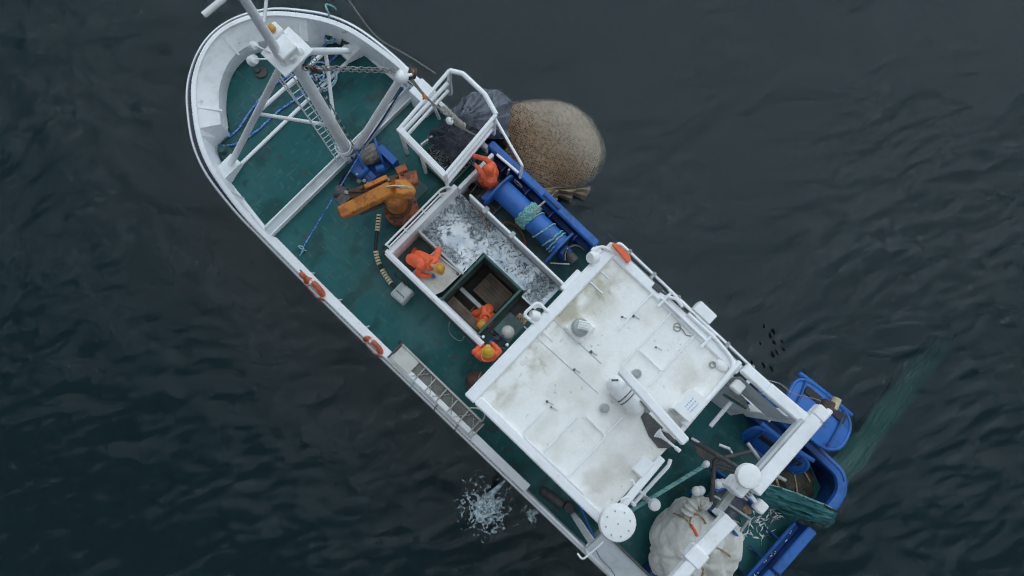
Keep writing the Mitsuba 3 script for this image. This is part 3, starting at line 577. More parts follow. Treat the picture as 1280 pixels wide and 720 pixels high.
for c, s in (((-1.389, -1.905, 5.360), 1.0), ((-1.385, -1.395, 5.360), .8), ((-1.428, -0.523, 5.360), .8), ((-1.520, -3.077, 5.360), .9), ((-1.568, -0.497, 5.360), .6), ((-1.360, -2.900, 5.360), .7), ((-2.307, -2.924, 5.360), .6)):
    f_ = put(WH, 'cable_gland', lathe([(.030 * s, 0), (.034 * s, .025), (.02 * s, .05)], (c[0], c[1], 5.336)), 'dark_grey')
    put(f_, 'cable', tube(spline([(c[0], c[1], 5.38), (c[0] - .06, c[1] - .02, 5.37), (c[0] - .14, c[1] - .04, 5.345)]), .006 * s + .003, 6), 'galvanised')
put(WH, 'whip_base', torus((-3.422, -3.483, 5.370), .06, .016, n=20), 'galvanised'); put(WH, 'domed_vent', ball((-3.570, -3.602, 5.360), .13, (1.2, .9, .6)), 'white_plastic')
put(WH, 'domed_vent', ball((-2.479, -4.401, 5.360), .01), 'dark_grey')
put(WH, 'roof_mast', beam((-1.988, -1.968, 6.150), (-3.892, -1.811, 6.150), .20, .16, .03), 'white_paint')
for p in ((-2.329, -1.936, 5.700), (-3.580, -1.792, 5.700)):
    put(WH, 'mast_crutch', beam((p[0], p[1], 5.33), (p[0], p[1], 6.07), .10, .06), 'white_paint')
put(WH, 'disc', cyl((-2.899, -1.813, 5.750), .16, .03, (.1, .9, .35)), 'galvanised')
pp = [(-3.056, -1.643, 5.350), (-3.039, -1.809, 5.350), (-3.923, -1.789, 5.350), (-3.938, -1.600, 5.350), (-3.756, -1.427, 5.350), (-3.444, -1.469, 5.350)]
put(WH, 'dark_hatch', prism(sg.Polygon([(p[0], p[1]) for p in pp]), 5.337, 5.36), 'dark_grey', False)
h0, h1 = A(*(-3.447, -1.604, 5.750)), A(*(-3.925, -1.640, 5.750))
dh = (h1 - h0) / np.linalg.norm(h1 - h0)
put(WH, 'horn', lathe([(.11, 0), (.075, .05), (.04, .14), (.028, .26), (.026, .46), (.04, .47), (.045, .58)], h0, dh), 'white_plastic')
cc = [(-3.391, -2.772, 5.720), (-3.792, -2.797, 5.720), (-3.788, -2.214, 5.720), (-3.377, -2.200, 5.720)]
LB = put(WH, 'cabinet', prism(sg.Polygon([(p[0], p[1]) for p in cc]).buffer(-.02).buffer(.02), 5.34, 5.72), 'white_plastic', 20)
cm = sum(A(*p) for p in cc) / 4; ax = A(*cc[0]) - A(*cc[3]); ax /= np.linalg.norm(ax); ay = A(-ax[1], ax[0], 0)
for r_ in range(3):
    for q in range(5):
        c = cm + ax * (q - 2) * .055 + ay * (r_ - 1) * .075
        put(LB, 'mark', turned(boxm(-.016, .016, -.006 - .008 * ((q + r_) % 2), .010, 0, .003, .0008), (c[0], c[1], 5.7215), math.atan2(ax[1], ax[0])), 'label_blue', False)
put(LB, 'bracket', hullmesh([(p[0], p[1], z) for p in ((-3.363, -2.173, 5.500), (-3.559, -2.156, 5.500), (-3.371, -2.151, 5.400)) for z in (5.36, 5.6)]), 'grey_paint', False)
put(LB, 'bracket', boxm(-3.86, -3.72, -2.36, -2.12, 5.36, 5.56), 'white_paint')
# aft edge of the roof: rails and rusty pipework below it
put(WH, 'aft_locker', boxm(-3.90, -3.62, -1.12, -.72, 5.34, 5.52, .03), 'white_paint')
put(WH, 'aft_rail', beam((-3.925, -1.332, 5.450), (-3.993, 0.127, 5.450), .16, .10, .02), 'white_paint')
put(WH, 'aft_rail', bent([(-4.204, -1.471, 4.900), (-4.269, -1.349, 4.900), (-4.261, -0.199, 4.900)], .045, 8, .1), 'white_paint')
put(WH, 'aft_rail', bent([(-3.763, -0.566, 5.500), (-3.978, -0.508, 5.400), (-4.237, -0.534, 5.200)], .03, 8, .1), 'white_paint')
put(WH, 'aft_rail', bent([(-3.878, -0.104, 5.500), (-3.908, -0.264, 5.500), (-4.183, -0.238, 5.400)], .03, 8, .1), 'white_paint')
put(WH, 'exhaust_pipe', cat([rod((-4.0, -.15, 3.2), (-4.0, -1.6, 3.2), .10), rod((-4.15, -.3, 2.6), (-4.15, -.9, 2.6), .07), ball((-4.0, -1.6, 3.2), .12)]), 'rusty_brown')
put(WH, 'pipe_fitting', cat([cyl((-4.1, -.75, 3.5), .09, .16), cyl((-4.15, -.5, 3.3), .07, .12), cyl((-4.05, -2.05, 4.0), .09, .14)]), 'rusty_orange')
put(WH, 'stay_wire', tube(spline([(-4.598, -2.288, 3.500), (-5.084, -2.409, 3.200), (-5.298, -2.432, 3.000)]), .03, 8), 'white_paint')
# wing beams from the wheelhouse to the stern gantry
WB = put(V, 'wing_beam', cat([beam((-3.88, -3.84, 5.60), (-4.5, -3.84, 5.66), .24, .22, .03), beam((-4.48, -3.84, 5.66), (-5.60, -3.84, 5.95), .26, .24, .03)]), 'white_paint')
put(WB, 'web_plate', hullmesh([(-4.0, -3.70, 5.4), (-5.3, -3.70, 5.6), (-4.0, -3.66, 4.6), (-5.2, -3.66, 4.7), (-4.0, -3.60, 4.6), (-5.2, -3.62, 4.7)]), 'grey_paint', False)
put(WB, 'lamp_box', boxm(-4.22, -3.98, -3.62, -3.38, 5.3, 5.52, .03), 'white_plastic')
put(WB, 'gusset', hullmesh([(-4.1, -3.55, 4.6), (-4.9, -3.55, 4.4), (-4.2, -3.2, 3.6), (-4.9, -3.3, 3.5), (-4.15, -3.5, 4.5), (-4.95, -3.5, 4.3)]), 'grey_paint', False)
for q in range(3):
    put(WB, 'pipe', tube(spline([(-4.15 - q * .03, -3.3 - q * .07, 4.75), (-4.5, -3.38 - q * .06, 4.7), (-4.75, -3.45 - q * .03, 4.6)]), .03, 8), 'galvanised' if q else 'green_steel')
WP = put(V, 'wing_beam', hullmesh([(-4.12, .60, 5.26), (-4.12, 1.10, 5.08), (-6.3, .60, 5.42), (-6.3, 1.10, 5.24), (-4.12, .60, 5.1), (-4.12, 1.10, 4.95), (-6.3, .60, 5.2), (-6.3, 1.10, 5.05)]), 'grey_paint', False)
put(WP, 'edge_rail', bent([(-4.225, 0.653, 5.200), (-4.252, 0.804, 5.200), (-4.207, 1.316, 5.100), (-4.071, 1.299, 5.000)], .022, 8, .08), 'white_paint')
put(WP, 'edge', beam((-4.13, .585, 5.28), (-6.3, .585, 5.44), .05, .08), 'dark_grey')
put(WP, 'cable', tube(spline([(-4.229, 0.971, 5.300), (-4.449, 1.032, 5.280), (-4.671, 1.034, 5.300), (-4.896, 1.083, 5.300)]), .008, 6), 'dark_grey')
put(WP, 'post', beam((-4.25, .95, 1.2), (-4.25, .95, 5.0), .14, .14), 'white_paint')
put(V, 'rail_corner', cat([ball((-4.98, 1.24, 2.12), .16, (1.2, 1, .5)), torus((-4.95, 1.18, 2.2), .17, .02)]), 'white_paint')
# ---------------------------------------------------------------- stern gantry
GX = -5.52
GA = put(V, 'stern_gantry', beam((GX, -4.02, 6.0), (GX - .02, -2.05, 6.0), .30, .28, .03), 'white_paint')
put(GA, 'side_channel', beam((GX + .19, -3.80, 5.96), (GX + .19, -2.15, 5.96), .07, .22, .01), 'grey_paint')
put(GA, 'beam_end', cat([boxm(GX - .14, GX + .16, -4.26, -4.0, 5.85, 6.16, .03), cyl((GX - .1, -4.32, 6.05), .07, .2, (0, 1, 0))]), 'white_paint')
put(GA, 'low_link', beam((GX + .08, -2.06, 5.4), (GX + .0, -1.28, 5.4), .16, .16), 'galvanised')
put(GA, 'port_beam', beam((GX - .05, -1.35, 6.0), (GX - .02, -.40, 6.0), .32, .28, .03), 'white_paint')
put(GA, 'port_beam', beam((GX - .03, -.42, 6.06), (GX - .03, 1.20, 6.06), .26, .26, .03), 'white_paint')
put(GA, 'collar', boxm(GX - .2, GX + .18, -.50, -.16, 5.88, 6.22, .03), 'white_paint')
for y in (-3.95, 1.05):
    put(GA, 'leg', beam((GX, y, 1.9), (GX, y, 5.87), .22, .26, .02), 'white_paint')
for y in (-2.05, -1.30):
    put(GA, 'hanger', beam((GX + .02, y, 5.32), (GX + .02, y, 5.95), .12, .14), 'white_paint')
put(GA, 'cross_arm', rod((GX + .55, -2.75, 5.6), (GX - .05, -2.62, 5.7), .04), 'galvanised')
put(GA, 'cross_arm', rod((GX - .1, -2.60, 5.7), (GX - .5, -2.72, 5.65), .04), 'galvanised')
put(GA, 'floodlight', boxm(GX - .60, GX - .36, -2.10, -1.86, 5.50, 5.72, .03), 'white_plastic')
put(GA, 'bracket', beam((GX - .15, -2.0, 5.7), (GX - .40, -1.98, 5.6), .08, .06), 'white_paint')
put(GA, 'rib', cat([boxm(GX - .02, GX + .10, -2.02 + q * .06, -1.99 + q * .06, 5.9, 6.18, .004) for q in range(4)]), 'galvanised')
put(GA, 'dome_foot', boxm(GX + .12, GX + .44, -2.05, -1.75, 5.7, 6.3, .03), 'white_paint')
# steel tripod between wheelhouse and gantry
for a, b, r_ in (((-4.582, -2.261, 3.400), (-5.905, -2.577, 3.200), .06), ((-5.394, -2.322, 3.200), (-5.963, -3.168, 3.200), .05), ((-5.394, -2.322, 3.200), (-6.033, -1.620, 3.000), .05), ((-5.510, -2.238, 3.100), (-6.011, -2.509, 3.100), .05), ((-6.013, -1.728, 3.000), (-6.835, -1.871, 3.000), .045)):
    put(V, 'deck_strut', rod(a, b, r_), 'dark_grey')
put(V, 'sweep_plate', hullmesh([(p[0], p[1], z) for p in ((-4.889, -2.439, 2.400), (-6.156, -2.632, 2.400), (-5.874, -2.207, 2.400), (-5.209, -2.264, 2.400)) for z in (2.28, 2.32)]), 'dark_grey', False)
put(V, 'deck_pole', rod((-4.708, -0.061, 3.300), (-5.319, -2.164, 3.300), .05), 'green_rope')
put(V, 'pole_head', cat([ball((-5.276, -2.106, 3.350), .085), ball((-5.274, -2.046, 3.300), .06)]), 'white_plastic')
for c in ((-5.663, -1.530, 2.900), (-5.927, -2.010, 2.900)):
    put(V, 'guide_roller', cat([ball(A(*c), .12, (1, 1, .9)), ball(A(*c) + A(-.06, -.08, 0), .11)]), 'white_plastic')
put(V, 'roller_arm', beam((-5.977, -1.857, 2.800), (-6.276, -2.449, 2.800), .13, .12), 'blue_paint')
put(V, 'roller_arm', rod((-6.106, -2.223, 3.000), (-6.064, -2.507, 3.100), .11), 'grey_paint')
put(V, 'fairlead_strip', cat([rod((-5.692, -2.890, 1.600), (-5.954, -3.000, 1.600), .04), rod((-5.926, -3.001, 1.600), (-6.097, -2.983, 1.500), .03)]), 'white_plastic')
# ---------------------------------------------------------------- blue stern
sc = [(-5.62, -4.40), (-6.4, -4.40), (-7.9, -4.40), (-8.25, -4.36), (-8.50, -4.15), (-8.60, -3.85), (-8.60, -3.2)]
sp = spline([(x, y, 0) for x, y in sc], 40)
def wall_along(path, w, z0, z1, m, name, parent, inward=1):
    p = np.asarray(path)[:, :2]; t = np.gradient(p, axis=0); t /= np.linalg.norm(t, axis=1, keepdims=True); n = np.stack([-t[:, 1], t[:, 0]], 1) * inward
    return put(parent, name, loft([[(*(a - b * w / 2), z0), (*(a - b * w / 2), z1), (*(a + b * w / 2), z1), (*(a + b * w / 2), z0)] for a, b in zip(p, n)]), m, 40)
SB = wall_along(sp, .10, .4, 2.05, 'deep_blue', 'stern_bulwark', V)
p = sp[:, :2]; t = np.gradient(p, axis=0); t /= np.linalg.norm(t, axis=1, keepdims=True); n = np.stack([-t[:, 1], t[:, 0]], 1)
put(SB, 'cap', loft([[(*(a - b * .13), 2.02), (*(a - b * .11), 2.14), (*(a + b * .02), 2.18), (*(a + b * .13), 2.14), (*(a + b * .15), 2.02)] for a, b in zip(p, n)]), 'blue_paint', 40)
put(SB, 'cap_bead', tube([(a[0] + b[0] * .04 * 1, a[1] + b[1] * .04, 2.19) for a, b in zip(p[:26], n[:26])], .016, 6), 'deep_blue')
TR = put(SB, 'transom', boxm(-8.68, -8.58, -2.9, 1.15, .4, 2.05, .02), 'deep_blue')
put(TR, 'cap', boxm(-8.76, -8.50, -2.9, -1.50, 2.05, 2.16, .03), 'blue_paint')
put(TR, 'cap', boxm(-8.72, -8.46, -1.44, 1.1, 2.05, 2.14, .03), 'blue_paint')
put(TR, 'shelf', boxm(-8.56, -8.36, -2.76, 1.1, 1.56, 1.66, .02), 'deep_blue')
put(TR, 'shelf_lip', beam((-8.38, -2.78, 1.68), (-8.38, 1.1, 1.68), .08, .10, .02), 'blue_paint')
for q in range(5):
    put(TR, 'knee', hullmesh([(x, -2.2 + q * .62 + s, z) for s in (-.02, .02) for x, z in ((-8.36, 1.66), (-8.06, 1.22), (-8.36, 1.22))]), 'deep_blue', False)
for q in range(16):
    x, y = rng.uniform(-8.53, -8.42), rng.uniform(-2.6, -.9)
    put(TR, 'paint_patch', turned(boxm(-.01 - .05 * rng.random() ** 2, .015, -.012, .014, 0, .004, .001), (x, y, 1.662), rng.uniform(0, 3)), 'white_plastic', False)
put(V, 'port_locker', boxm(-7.9, -6.4, .45, 1.2, 1.2, 2.0, .03), 'deep_blue')
put(V, 'side_bench', boxm(-7.2, -5.75, -4.25, -3.95, 1.2, 1.75, .02), 'deep_blue')
# stern net drum
ND = put(V, 'net_drum', rod((-6.6, -1.50, 2.05), (-6.6, -2.27, 2.05), .42, n=32), 'dark_net')
for y in (-1.48, -2.30):
    fl = put(ND, 'flange', cyl((-6.6, y, 2.05), .76, .045, (0, 1, 0), n=48), 'deep_blue'); put(fl, 'rim', torus((-6.6, y + .02, 2.05), .76, .03, (0, 1, 0), 48, 8), 'blue_paint')
    put(fl, 'spoke', cat([beam((-6.6, y + .02, 2.05), (-6.6 + .74 * math.cos(a), y + .02, 2.05 + .74 * math.sin(a)), .06, .075) for a in np.arange(6) * math.pi / 3]), 'blue_paint')
put(ND, 'guard', bent([(-5.917, -1.700, 3.300), (-6.336, -1.797, 3.300), (-6.921, -1.900, 3.200)], .03, 8), 'galvanised')
put(ND, 'guard', beam((-6.988, -1.537, 3.100), (-6.943, -1.871, 3.100), .07, .05), 'galvanised')
for y in (-1.38, -2.40): put(ND, 'stand', beam((-6.6, y, 1.2), (-6.6, y, 2.2), .2, .1), 'deep_blue')
put(ND, 'net_end', ball((-7.05, -2.12, 2.2), .13, (1.3, .8, .6)), 'tan_rope')
# port quarter
put(V, 'mooring_roller', cat([rod((-3.35, 1.05, 1.36), (-3.85, .98, 1.36), .12), ball((-3.3, 1.06, 1.34), .13), cyl((-4.0, .90, 1.2), .13, .30)]), 'dark_grey')
put(V, 'side_chute', hullmesh([(-3.95, .40, 1.95), (-4.9, .62, 1.95), (-4.5, .36, 1.95), (-3.95, .40, 1.2), (-4.9, .62, 1.2), (-4.5, .36, 1.2)]), 'deep_blue', False)
put(V, 'side_gate', beam((-3.95, .62, 1.9), (-4.85, .98, 1.9), .03, .5), 'blue_paint')
put(V, 'grating_step', boxm(-5.05, -4.78, .42, 1.05, 1.9, 1.94), 'grating')
# ---------------------------------------------------------------- deck crane
CR = thing('deck_crane', 'orange folded knuckle-boom crane with rusty slewing base beside the fish pound', 'crane')
cb = A(*(4.397, -1.616, 1.500)); c0 = A(cb[0], cb[1], 0)
put(CR, 'base', lathe([(.44, 1.21), (.44, 1.32), (.40, 1.40), (.40, 1.56), (.45, 1.60), (.45, 1.72), (.38, 1.75)], c0), 'rusty_orange')
for q in range(16):
    a = q * math.pi / 8
    put(CR, 'bolt', cyl((cb[0] + .40 * math.cos(a), cb[1] + .40 * math.sin(a), 1.72), .028, .05, n=6, c=.004), 'rusty_brown')
put(CR, 'slewing_column', lathe([(.30, 1.75), (.26, 1.9), (.23, 2.6), (.25, 2.9), (.22, 3.05), (.10, 3.12)], c0 + A(.08, .03, 0)), 'crane_paint')
put(CR, 'gear_ring', torus(c0 + A(.05, .0, 1.95), .30, .04), 'rusty_brown')
put(CR, 'plate', turned(boxm(-.055, .055, -.03, .03, 0, .008, .002), (cb[0] + .16, cb[1] + .02, 3.10), .8), 'label_blue')
b0, b1 = A(*(4.536, -1.677, 3.250)), A(*(5.059, -0.455, 2.900))
def boxtaper(p0, p1, w0, h0, w1, h1, c=.03):
    d, s, u = frame(np.asarray(p1) - np.asarray(p0)); pts = []
    for p, w, h in ((p0, w0, h0), (p1, w1, h1)):
        for a, b in ((w / 2, h / 2 - c), (w / 2 - c, h / 2), (-w / 2 + c, h / 2), (-w / 2, h / 2 - c), (-w / 2, -h / 2 + c), (-w / 2 + c, -h / 2), (w / 2 - c, -h / 2), (w / 2, -h / 2 + c)):
            pts.append(np.asarray(p) + s * a + u * b)
    return hullmesh(pts)
BMm = put(CR, 'main_boom', boxtaper(b0, b1, .32, .40, .30, .34), 'crane_paint', 20)
put(BMm, 'end_plate', beam(b1, b1 + (b1 - b0) / np.linalg.norm(b1 - b0) * .05, .24, .28), 'rusty_orange')
put(BMm, 'side_rib', beam(lerp(b0, b1, .55) + A(-.02, .0, -.22), lerp(b0, b1, .95) + A(0, 0, -.2), .20, .06), 'crane_paint')
e0 = A(*(4.367, -1.891, 3.100)); put(CR, 'knuckle', hullmesh([*(boxtaper(b0 + A(0, 0, .02), e0, .34, .42, .36, .42).vertices), *(ball(e0 + A(-.12, -.02, 0), .19, sub=1).vertices)]), 'crane_paint', 25)
for q in range(4):
    c = lerp(b0, e0, .1 + .22 * q)
    put(CR, 'hose', tube(spline([c + A(.16, .18, -.08), c + A(.10, .10, .20), c + A(-.04, -.06, .26), c + A(-.20, -.18, .1)]), .018, 7), 'cream_sleeve')
j0, j1 = A(*(5.366, -0.713, 2.700)), A(*(4.595, -2.123, 2.900))
put(CR, 'outer_boom', boxtaper(j0, j1, .26, .28, .24, .26), 'rusty_brown', 20)
put(CR, 'outer_boom_rail', beam(A(*(5.079, -1.268, 3.050)), A(*(4.862, -1.820, 3.100)), .11, .10), 'crane_paint')
put(CR, 'jib_end', boxtaper((4.610, -1.980, 2.950), (4.361, -2.334, 2.950), .30, .24, .34, .22), 'rusty_orange', 20)
put(CR, 'jib_block', boxtaper((4.806, -2.076, 3.000), (4.724, -2.323, 3.000), .20, .18, .18, .16), 'rusty_orange', 20)
wn = put(CR, 'winch_motor', cat([cyl((5.367, -0.836, 2.750), .17, .26, (1, .5, .1)), boxm(*(lambda c: (c[0] - .12, c[0] + .12, c[1] - .16, c[1] + .16, c[2] - .1, c[2] + .16))((5.282, -0.708, 2.800)))]), 'dark_grey')
for q in range(9):
    c = lerp((5.305, -0.892, 3.020), (4.647, -2.091, 3.080), q / 8)
    put(CR, 'fitting', cyl(c + rng.normal(0, .025, 3), .035 + .02 * rng.random(), .06, rng.normal(size=3), .006, 10), 'rusty_brown' if q % 3 else 'steel')
put(CR, 'cylinder_rod', rod(A(*(4.464, -1.599, 2.500)), A(*(4.832, -0.762, 2.600)), .06), 'dark_grey')
put(CR, 'hydraulic_line', tube(spline([(4.570, -1.947, 3.000), (4.686, -1.568, 3.300), (5.023, -1.174, 3.000), (5.312, -0.925, 2.900)]), .016, 6), 'black_rubber')
# ---------------------------------------------------------------- blue rope winch
WN = thing('rope_winch', 'blue deck winch with a drum of wound grey wire next to the mast foot', 'winch')
wc = A(*(5.953, -2.055, 1.750)); wd = A(*(5.837, -2.289, 1.750)) - A(*(6.055, -1.867, 1.750)); wd /= np.linalg.norm(wd)
put(WN, 'drum', lathe([(.22, -.25), (.25, -.24), (.255, 0), (.25, .24), (.22, .25)], wc, wd), 'wound_wire')
for s in (-1, 1):
    put(WN, 'flange', cyl(wc + wd * (.26 * s) - wd * .025, .37, .05, wd), 'blue_paint')
put(WN, 'bed', boxm(5.46, 6.30, -2.36, -1.55, 1.2, 1.32, .03), 'blue_paint')
put(WN, 'side_frame', beam(wc + wd * .36 + A(.15, 0, -.25), wc + wd * .36 + A(-.45, 0, -.25), .20, .50), 'blue_paint')
put(WN, 'side_frame', beam(wc - wd * .34 + A(.15, 0, -.25), wc - wd * .34 + A(-.30, 0, -.25), .20, .45), 'deep_blue')
put(WN, 'gearbox', boxm(*(lambda c: (c[0] - .2, c[0] + .18, c[1] - .17, c[1] + .2, 1.3, 1.86))((5.860, -1.602, 1.700)), .04), 'blue_paint')
put(WN, 'motor', cyl((5.726, -1.592, 1.600), .13, .30, (-1, .1, 0)), 'deep_blue')
put(WN, 'brake', cat([cyl((5.552, -1.885, 1.750), .10, .22, wd), boxm(*(lambda c: (c[0] - .12, c[0] + .12, c[1] - .10, c[1] + .1, c[2] - .1, c[2] + .1))((5.548, -1.677, 1.600)))]), 'blue_paint')
put(WN, 'valve', cat([ball((5.680, -1.382, 1.650), .07), cyl((5.576, -1.471, 1.600), .05, .14), cyl((5.742, -1.440, 1.900), .04, .12)]), 'galvanised')
put(WN, 'hose', tube(spline([(5.858, -1.433, 1.600), (6.111, -1.341, 1.500), (6.139, -1.102, 1.250), (6.034, -0.877, 1.240), (5.836, -0.930, 1.300)]), .022, 7), 'black_rubber')
put(WN, 'hose', tube(spline([(5.904, -1.537, 1.600), (6.065, -1.212, 1.400), (6.005, -1.025, 1.240), (5.777, -1.048, 1.300)]), .018, 7), 'black_rubber')
# ropes
t_ = thing('tagline', 'taut blue rope from the boom down to the port deck edge', 'rope')
scene[t_] = mikit.ply(tube(spline([(6.128, -2.214, 2.100), (6.037, -1.932, 2.150), (5.977, -1.485, 1.950), (5.785, -0.347, 1.620), (5.600, 0.739, 1.300), (5.562, 0.901, 1.270)]), .020, 8), 'blue_rope', smooth=True)
t_ = thing('cleat_knot', 'knotted end of the blue rope made fast on the green deck', 'knot')
scene[t_] = mikit.ply(cat([tube(spline([(5.500, 1.036, 1.220), (5.569, 0.856, 1.300), (5.687, 0.930, 1.250), (5.485, 0.887, 1.280), (5.471, 0.861, 1.220)]), .016, 7), tube(spline([(5.562, 0.901, 1.270), (5.498, 1.036, 1.230), (5.500, 1.095, 1.220)]), .014, 6)]), 'pale_blue_rope', smooth=True)
def rope(label, pts, r, m, cat_='rope', name='rope'):
    k = thing(name, label, cat_); scene[k] = mikit.ply(tube(spline(pts), r, 8), m, smooth=True); return k
rope('blue mooring rope snaking from the port bollard towards the mast', [(8.924, 0.276, 1.920), (8.896, 0.165, 1.724), (8.856, -0.125, 1.696), (8.933, -0.549, 1.712), (9.012, -1.033, 1.729), (9.038, -1.577, 1.734), (8.934, -2.049, 1.722), (8.775, -2.346, 1.689)], .030, 'blue_rope', name='mooring_rope')
rope('second blue mooring rope looped round the port bollard', [(8.865, 0.464, 1.878), (8.836, 0.426, 1.712), (8.684, 0.227, 1.661), (8.580, -0.032, 1.640), (8.508, -0.587, 1.625), (8.482, -1.337, 1.620), (8.404, -1.839, 1.615), (8.444, -2.465, 1.623), (8.482, -2.974, 1.630), (8.485, -3.334, 1.641), (8.420, -3.629, 1.668)], .030, 'blue_rope', name='mooring_rope')
pts = []
for q in range(60):
    a = q * .62; c = lerp((8.639, -2.673, 1.672), (8.304, -2.674, 1.605), .5 + .5 * math.sin(q * .13)); rr = .22 + .16 * math.sin(q * .37)
    pts.append(c + A(rr * math.cos(a), rr * 1.2 * math.sin(a), .05 + .012 * (q % 6)))
k = thing('rope_coil', 'loose coil of blue and white rope lying behind the foremast', 'rope'); scene[k] = mikit.ply(tube(spline(pts, 400), .026, 7), 'pale_blue_rope', smooth=True)
pts = [(8.795, -3.519, 1.844) + A(.12 * math.cos(q), .12 * math.sin(q), .05 + .012 * q) for q in np.arange(0, 19, .5)]
k = thing('bollard_rope', 'pale rope wound round the starboard bow bollard', 'rope'); scene[k] = mikit.ply(tube(spline(pts, 160), .022, 7), 'pale_blue_rope', smooth=True)
rope('blue rope leading aft from the starboard bow bollard', [(8.794, -3.459, 1.843), (8.877, -3.213, 1.710), (8.842, -2.883, 1.703), (8.767, -2.599, 1.688)], .026, 'blue_rope', name='mooring_rope')
rope('green rope hanging over the bow rail by the bollard', [(8.707, -3.465, 1.975), (8.909, -3.640, 2.200), (8.823, -3.756, 3.060), (8.986, -3.841, 3.080), (8.913, -3.940, 3.000), (8.989, -4.055, 2.500)], .024, 'green_rope', name='mooring_rope')
rope('thin wire running forward from the starboard rail out over the sea', [(5.889, -4.533, 2.900), (6.888, -4.297, 3.000), (7.540, -4.137, 3.100), (8.524, -4.254, 3.400), (9.106, -4.290, 3.500)], .010, 'grey_rope', 'wire', 'bow_wire')
# ---------------------------------------------------------------- hoist, hook and the dark netting inside the frame
k = thing('hoist_rope', 'frayed brown hoisting wire running from the boom tip down to the net', 'rope')
scene[k] = mikit.ply(cat([tube(spline([TIP + A(-.05, -.12, -.05), (5.216, -3.430, 5.400), (5.004, -3.492, 5.000), (4.701, -3.623, 4.500)]), .022, 7), tube(spline([TIP + A(-.02, -.16, -.02), (5.174, -3.474, 5.300), (4.920, -3.523, 4.900), (4.636, -3.632, 4.450)]), .016, 7)]), 'grey_rope', smooth=True)
k = thing('lifting_block', 'rusty lifting block hanging under the boom tip', 'pulley')
put(k, 'cheek', cat([cyl(TIP + A(-.05, -.22, -.15), .13, .05, (.6, .5, .3)), cyl(TIP + A(-.12, -.28, -.12), .12, .05, (.6, .5, .3))]), 'rusty_brown')
put(k, 'sheave', cyl(TIP + A(-.09, -.25, -.14), .10, .06, (.6, .5, .3)), 'wound_wire')
k = thing('orange_shackle', 'small orange shackle on the hoisting wire', 'shackle'); scene[k] = mikit.ply(cat([torus((5.017, -3.444, 5.120), .05, .02, (1, .5, .2), 16, 6), rod((5.058, -3.439, 5.150), (4.949, -3.446, 5.100), .022)]), 'crane_paint', smooth=True)
k = thing('net_rigging', 'grey rings, chain and white thimble gathering the top of the net', 'rigging')
for c, R_ in (((4.637, -3.655, 4.400), .075), ((4.520, -3.705, 4.200), .07), ((4.545, -3.647, 4.100), .065)):
    put(k, 'ring', torus(c, R_, .018, rng.normal(size=3), 18, 7), 'galvanised')
put(k, 'thimble', ball((4.493, -3.649, 4.150), .10, (1, .8, .9)), 'white_plastic')
put(k, 'chain', chain_mesh((4.730, -3.796, 4.300), (4.352, -3.981, 3.300), .10, .013, .1), 'galvanised')
put(k, 'chain', chain_mesh((4.479, -3.711, 4.100), (4.117, -4.178, 2.600), .09, .010, .1), 'galvanised')
put(k, 'net_neck', tube(spline([(4.755, -3.694, 4.350), (4.612, -3.768, 4.100), (4.463, -3.815, 3.850), (4.359, -3.912, 3.500)], 24), .07 + .03 * np.sin(np.arange(24) * 1.3) ** 2, 10), 'grey_rope')
ap = A(*(4.425, -3.834, 3.950))
ringc = [(5.61, -5.36, 0.35), (5.47, -5.74, 0.25), (5.27, -6.02, 0.10), (4.95, -6.18, 0.02), (4.60, -6.08, -0.02), (4.31, -5.78, -0.05), (4.01, -5.40, 0.00), (3.93, -4.93, 1.40), (4.01, -4.75, 2.00), (4.07, -4.40, 2.05), (4.09, -4.12, 1.95), (4.11, -3.71, 1.75), (4.18, -3.49, 1.60), (4.46, -3.41, 1.50), (4.82, -3.42, 1.50), (5.09, -3.39, 1.50), (5.29, -3.54, 1.55), (5.16, -3.71, 2.00), (5.00, -3.89, 2.60), (4.95, -4.08, 2.90), (5.26, -4.66, 1.80)]
NR, NA = 36, 240
ring_s = CubicSpline(np.arange(len(ringc) + 1), np.vstack([ringc, ringc[:1]]), bc_type='periodic')(np.linspace(0, len(ringc), NA, endpoint=False))
vv = []
for i in range(NR):
    t = i / (NR - 1)
    for j in range(NA):
        a = j / NA * 2 * np.pi
        q = ap * (1 - t) + ring_s[j] * t
        q = q - A(0, 0, 1) * .55 * math.sin(math.pi * t) * (1 if ring_s[j, 2] > .6 else .3)
        fold = .10 * math.sin(a * 19 + 1.4 * math.sin(a * 3)) * math.sin(math.pi * min(1, t * 1.2) * .6) + .03 * math.sin(a * 43 + t * 4)
        q = q + A(0, 0, fold * (1 if t < .98 else .6)) + .05 * (meshkit.noise(q * 6, 3) - .5) * A(1, 1, 1)
        vv.append(q)
ff = []
for i in range(NR - 1):
    for j in range(NA):
        j2 = (j + 1) % NA
        ff += [(i * NA + j, (i + 1) * NA + j, (i + 1) * NA + j2), (i * NA + j, (i + 1) * NA + j2, i * NA + j2)]
k = thing('hanging_net', 'dark blue-grey netting drawn up in folds inside the white frame', 'fishing net')
scene[k] = mikit.ply(trimesh.Trimesh(np.array(vv), ff, process=False), 'dark_net', smooth=True)
# chute with dark fish below the net
k = thing('fish_chute', 'low steel chute under the hanging net', 'chute')
put(k, 'tray', boxm(3.95, 5.1, -4.0, -2.92, 1.21, 1.32, .02), 'dark_grey'); put(k, 'lip', beam((5.238, -3.186, 1.500), (5.180, -3.576, 1.500), .05, .2), 'white_paint')
put(k, 'side', boxm(3.92, 3.96, -4.0, -2.9, 1.21, 1.6, .008), 'green_steel'); put(k, 'side', boxm(3.95, 4.9, -2.93, -2.89, 1.21, 1.55, .008), 'green_steel')
